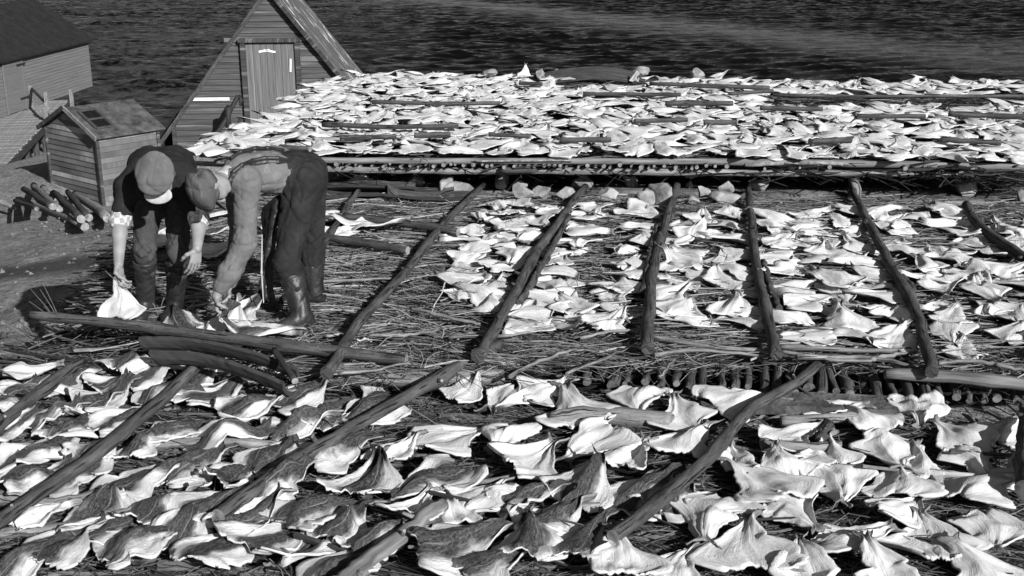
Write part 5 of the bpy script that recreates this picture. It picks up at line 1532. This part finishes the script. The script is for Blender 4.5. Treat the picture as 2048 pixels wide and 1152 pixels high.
# ---- the man on the right, in profile, bent at the hips
def man_side():
    base = at(612, 655, 0); t = empty('person', base)
    tag(t, 'bending man with grey shirt, dark bib overalls and cap, gripping a cod low down', 'person')
    ankN = A3(at(606, 655, 0)) + (0, 0, .09); ankF = A3(at(630, 606, 0)) + (0, 0, .09)
    toeN = A3(at(548, 672, 0)) + (0, 0, .04)
    YN, YF = 6.98, 7.28
    kneN = A3(PY(574, 520, 6.90)); kneF = A3(PY(622, 505, 7.30))
    hipN = A3(PY(600, 372, 7.04)); hipF = A3(PY(612, 368, 7.24))
    pel = A3(PY(605, 352, 7.14)); mid = A3(PY(545, 339, 7.06)); che = A3(PY(490, 341, 6.96)); neck = A3(PY(454, 358, 6.74))
    shN = A3(PY(492, 362, 6.74)); shF = A3(PY(474, 358, 7.06))
    elN = A3(PY(490, 486, 6.66)); wrN = A3(PY(433, 592, 6.56))
    elF = A3(PY(482, 478, 6.98)); wrF = A3(PY(454, 578, 6.78))
    hc = A3(PY(418, 374, 6.56))
    crown = unit((-.62, -.42, -.34)); face = unit((-.2, -.15, -1) - crown * (np.array((-.2, -.15, -1)) @ crown))
    b = Blob()
    for o in (-.075, .075): b.chain([pel + (0, o, 0), mid + (0, o, 0), che + (0, o, 0)], [.085, .080, .088], .05)
    b.cone(shN, shF, .055, .055, .05); b.cone(che, neck, .07, .058, .04); b.cone(neck, hc, .056, .055, .03)
    for h_, k_, a_, fo in ((hipN, kneN, ankN, unit(toeN - ankN)), (hipF, kneF, ankF, unit((-.9, -.3, -.2)))):
        b.cone(h_, k_, .062, .044, .05); b.cone(k_, a_, .044, .036, .02); b.cone(a_, a_ + fo * .11 + (0, 0, -.03), .030, .020, .02)
    for s_, e_, w_ in ((shN, elN, wrN), (shF, elF, wrF)):
        b.cone(s_, e_, .044, .041, .04); m = e_ + (w_ - e_) * .3; b.cone(e_, m, .041, .042, .02); b.cone(m, w_, .044, .028, .02)
    head_(b, hc, crown, face)
    hand(b, wrN, (.03, -.18, -1), (1, .15, .0), (-.1, -1, .1), (.8, 1.1, .7), 1.0, .02, .8)
    hand(b, wrF, (-.05, -.3, -1), (-.6, -.6, 0), (-.5, -1, .1), (.5, .6, .4), 1.0, .05, .4)
    solid('body', b, .004, M['human'], t)
    # shirt
    b = Blob()
    for o in (-.085, .085): b.chain([pel + (-.05, o, .0), mid + (0, o, 0), che + (0, o, 0)], [.115, .122, .125], .06)
    b.cone(shN, shF, .085, .085, .06); b.cone(che, neck + (.02, 0, .0), .10, .072, .04)
    for s_, e_, w_ in ((shN, elN, wrN), (shF, elF, wrF)):
        b.cone(s_, e_, .088, .070, .05); m = e_ + (w_ - e_) * .55; b.cone(e_, m, .072, .066, .03); b.cone(m, e_ + (w_ - e_) * .86, .070, .050, .03)
    sho = solid('shirt', b, .006, M['grey_shirt'], t, .0065, 21, ((16, 1), (60, .8), (110, .5)))
    b = Blob(); c0 = neck + (che - neck) * .15; b.cone(c0, neck + (hc - neck) * .12, .077, .068, .01); solid('collar', b, .005, M['pale_shirt'], t, .003, 5)
    # overalls: seat, legs over the boots, back bib and straps
    b = Blob()
    for h_, k_, a_ in ((hipN, kneN, ankN), (hipF, kneF, ankF)):
        b.cone(h_ + (0.01, 0, .0), k_, .125, .090, .06); b.cone(k_, k_ + (a_ - k_) * .55, .090, .080, .05)
    b.cone(pel + (.02, -.07, .0), pel + (.02, .07, .0), .142, .142, .06)
    b.chain([pel + (-.02, -.06, 0), pel + (mid - pel) * .55 + (0, -.06, 0)], [.135, .136], .05); b.chain([pel + (-.02, .06, 0), pel + (mid - pel) * .55 + (0, .06, 0)], [.135, .136], .05)
    ov = solid('overalls', b, .006, M['overalls'], t, .012, 22, ((20, 1), (42, .6), (90, .3)))
    up = np.array((0, 0, 1.0))
    from mathutils.bvhtree import BVHTree
    mv = [v.co + sho.location + t.location for v in sho.data.vertices]
    bv = BVHTree.FromPolygons(mv, [tuple(p.vertices) for p in sho.data.polygons])
    def skin_pt(px, py):
        d = ray(px, py).normalized(); h_ = bv.ray_cast(Vector((0, 0, CAMH)), d)
        return A3(h_[0] + h_[1] * .002) if h_[0] is not None else None
    for path in (((457, 385), (459, 366), (468, 348), (484, 335), (505, 326), (530, 321), (555, 321), (580, 326)), ((464, 320), (482, 308), (507, 302), (535, 301), (566, 305))):
        pts = [q for q in (skin_pt(*p_) for p_ in path) if q is not None]
        b = Blob()
        for i in range(len(pts) - 1): b.cone(pts[i] + (0, 0, .014), pts[i + 1] + (0, 0, .014), .011, .011, .012); b.cone(pts[i] - (0, 0, .012), pts[i + 1] - (0, 0, .012), .011, .011, .012)
        solid('strap', b, .004, M['oilskin'], t)
    for k_, a_, fo in ((kneN, ankN, unit(toeN - ankN)), (kneF, ankF, unit((-.9, -.3, -.12)))):
        fo = unit((fo[0], fo[1], 0)); sdv = np.cross(fo, up)
        b = Blob(); top = k_ + (a_ - k_) * .3
        b.cone(top, a_ + (0, 0, -.01), .082, .062, .02); b.cone(a_ - fo * .02 + (0, 0, -.035), a_ + fo * .19 + (0, 0, -.045), .050, .036, .04)
        b.ell(a_ + fo * .16 + (0, 0, -.055), (fo, sdv, up), (.085, .050, .033), .03); b.ell(a_ - fo * .03 + (0, 0, -.06), (fo, sdv, up), (.05, .044, .032), .03)
        solid('rubber_boot', b, .006, M['rubber'], t, .005, 24, scut=[(top, -unit(a_ - k_))])
    hair_(t, hc, crown, face)
    flat_cap(t, hc, crown, face, M['cap_cloth_dark'], M['cap_cloth_dark'], .03)
    # dark oilskin apron hanging from the waist
    b = Blob(); a0, a1 = A3(PY(556, 400, 7.02)), A3(PY(530, 420, 7.2))
    w0, w1 = A3(PY(522, 575, 6.95)), A3(PY(548, 612, 7.15))
    for i in range(7):
        u_ = i / 6; p = a0 + (a1 - a0) * u_; q = w0 + (w1 - w0) * u_ + (0, 0, .03 * math.sin(i * 2.1))
        m_ = (p + q) / 2 + (.02 * math.sin(i * 1.9), 0, 0)
        b.chain([p, m_, q], [.03, .022, .018], .02)
    solid('apron', b, .006, M['oilskin'], t, .006, 25)
    b = Blob(); b.chain([A3(PY(524, 470, 6.9)), A3(PY(523, 545, 6.88)), A3(PY(527, 605, 6.86))], [.004, .006, .004], .01); solid('lit_apron_edge', b, .003, M['peak'], t)  # pale strip added for the sunlit edge of the apron
    return t, wrN
M['pale_shirt'] = simple('pale_shirt', .28, .45, 30, 5, .9, .4, .002)
M2, wr2 = man_side()
def gripped_fish():
    r = np.random.default_rng(77)
    V, F, uv, mi = fish_geo(r, .46, .24, nu=17, nv=21, amp=.035, skin=True)
    tip = PY(455, 596, 6.52); gr = PY(440, 634, 6.50); body = PY(500, 672, 6.55); body.z = max(body.z, .03)
    # bend the fish along a curve from its head on the twigs to the tail held up
    v = uv[:, 1]; cen = [body, Vector(gr).lerp(body, .35), gr, tip]
    def cv(s_):
        k = np.interp(s_, [0, .45, .80, 1], [0, 1, 2, 3]); i = np.minimum(k.astype(int), 2); f = (k - i)[:, None]
        C_ = np.array([list(c) for c in cen]); return C_[i] * (1 - f) + C_[i + 1] * f
    P0 = cv(v); T = cv(np.minimum(v + .05, 1)) - cv(np.maximum(v - .05, 0)); T /= np.linalg.norm(T, axis=1, keepdims=True)
    sd_ = np.cross(T, (0.25, -.3, 1.0)); sd_ /= np.linalg.norm(sd_, axis=1, keepdims=True); n_ = np.cross(sd_, T)
    P = P0 + sd_ * V[:, :1] + n_ * (V[:, 2:3] - .02)
    o = link('split_cod', np_mesh('split_cod', P - np.array(gr), F, [M['flesh'], M['skin']], uv=uv, mi=mi)); o.location = gr
    tag(o, 'cod gripped by its tail in the grey-shirted man\'s fist', 'fish')
gripped_fish()
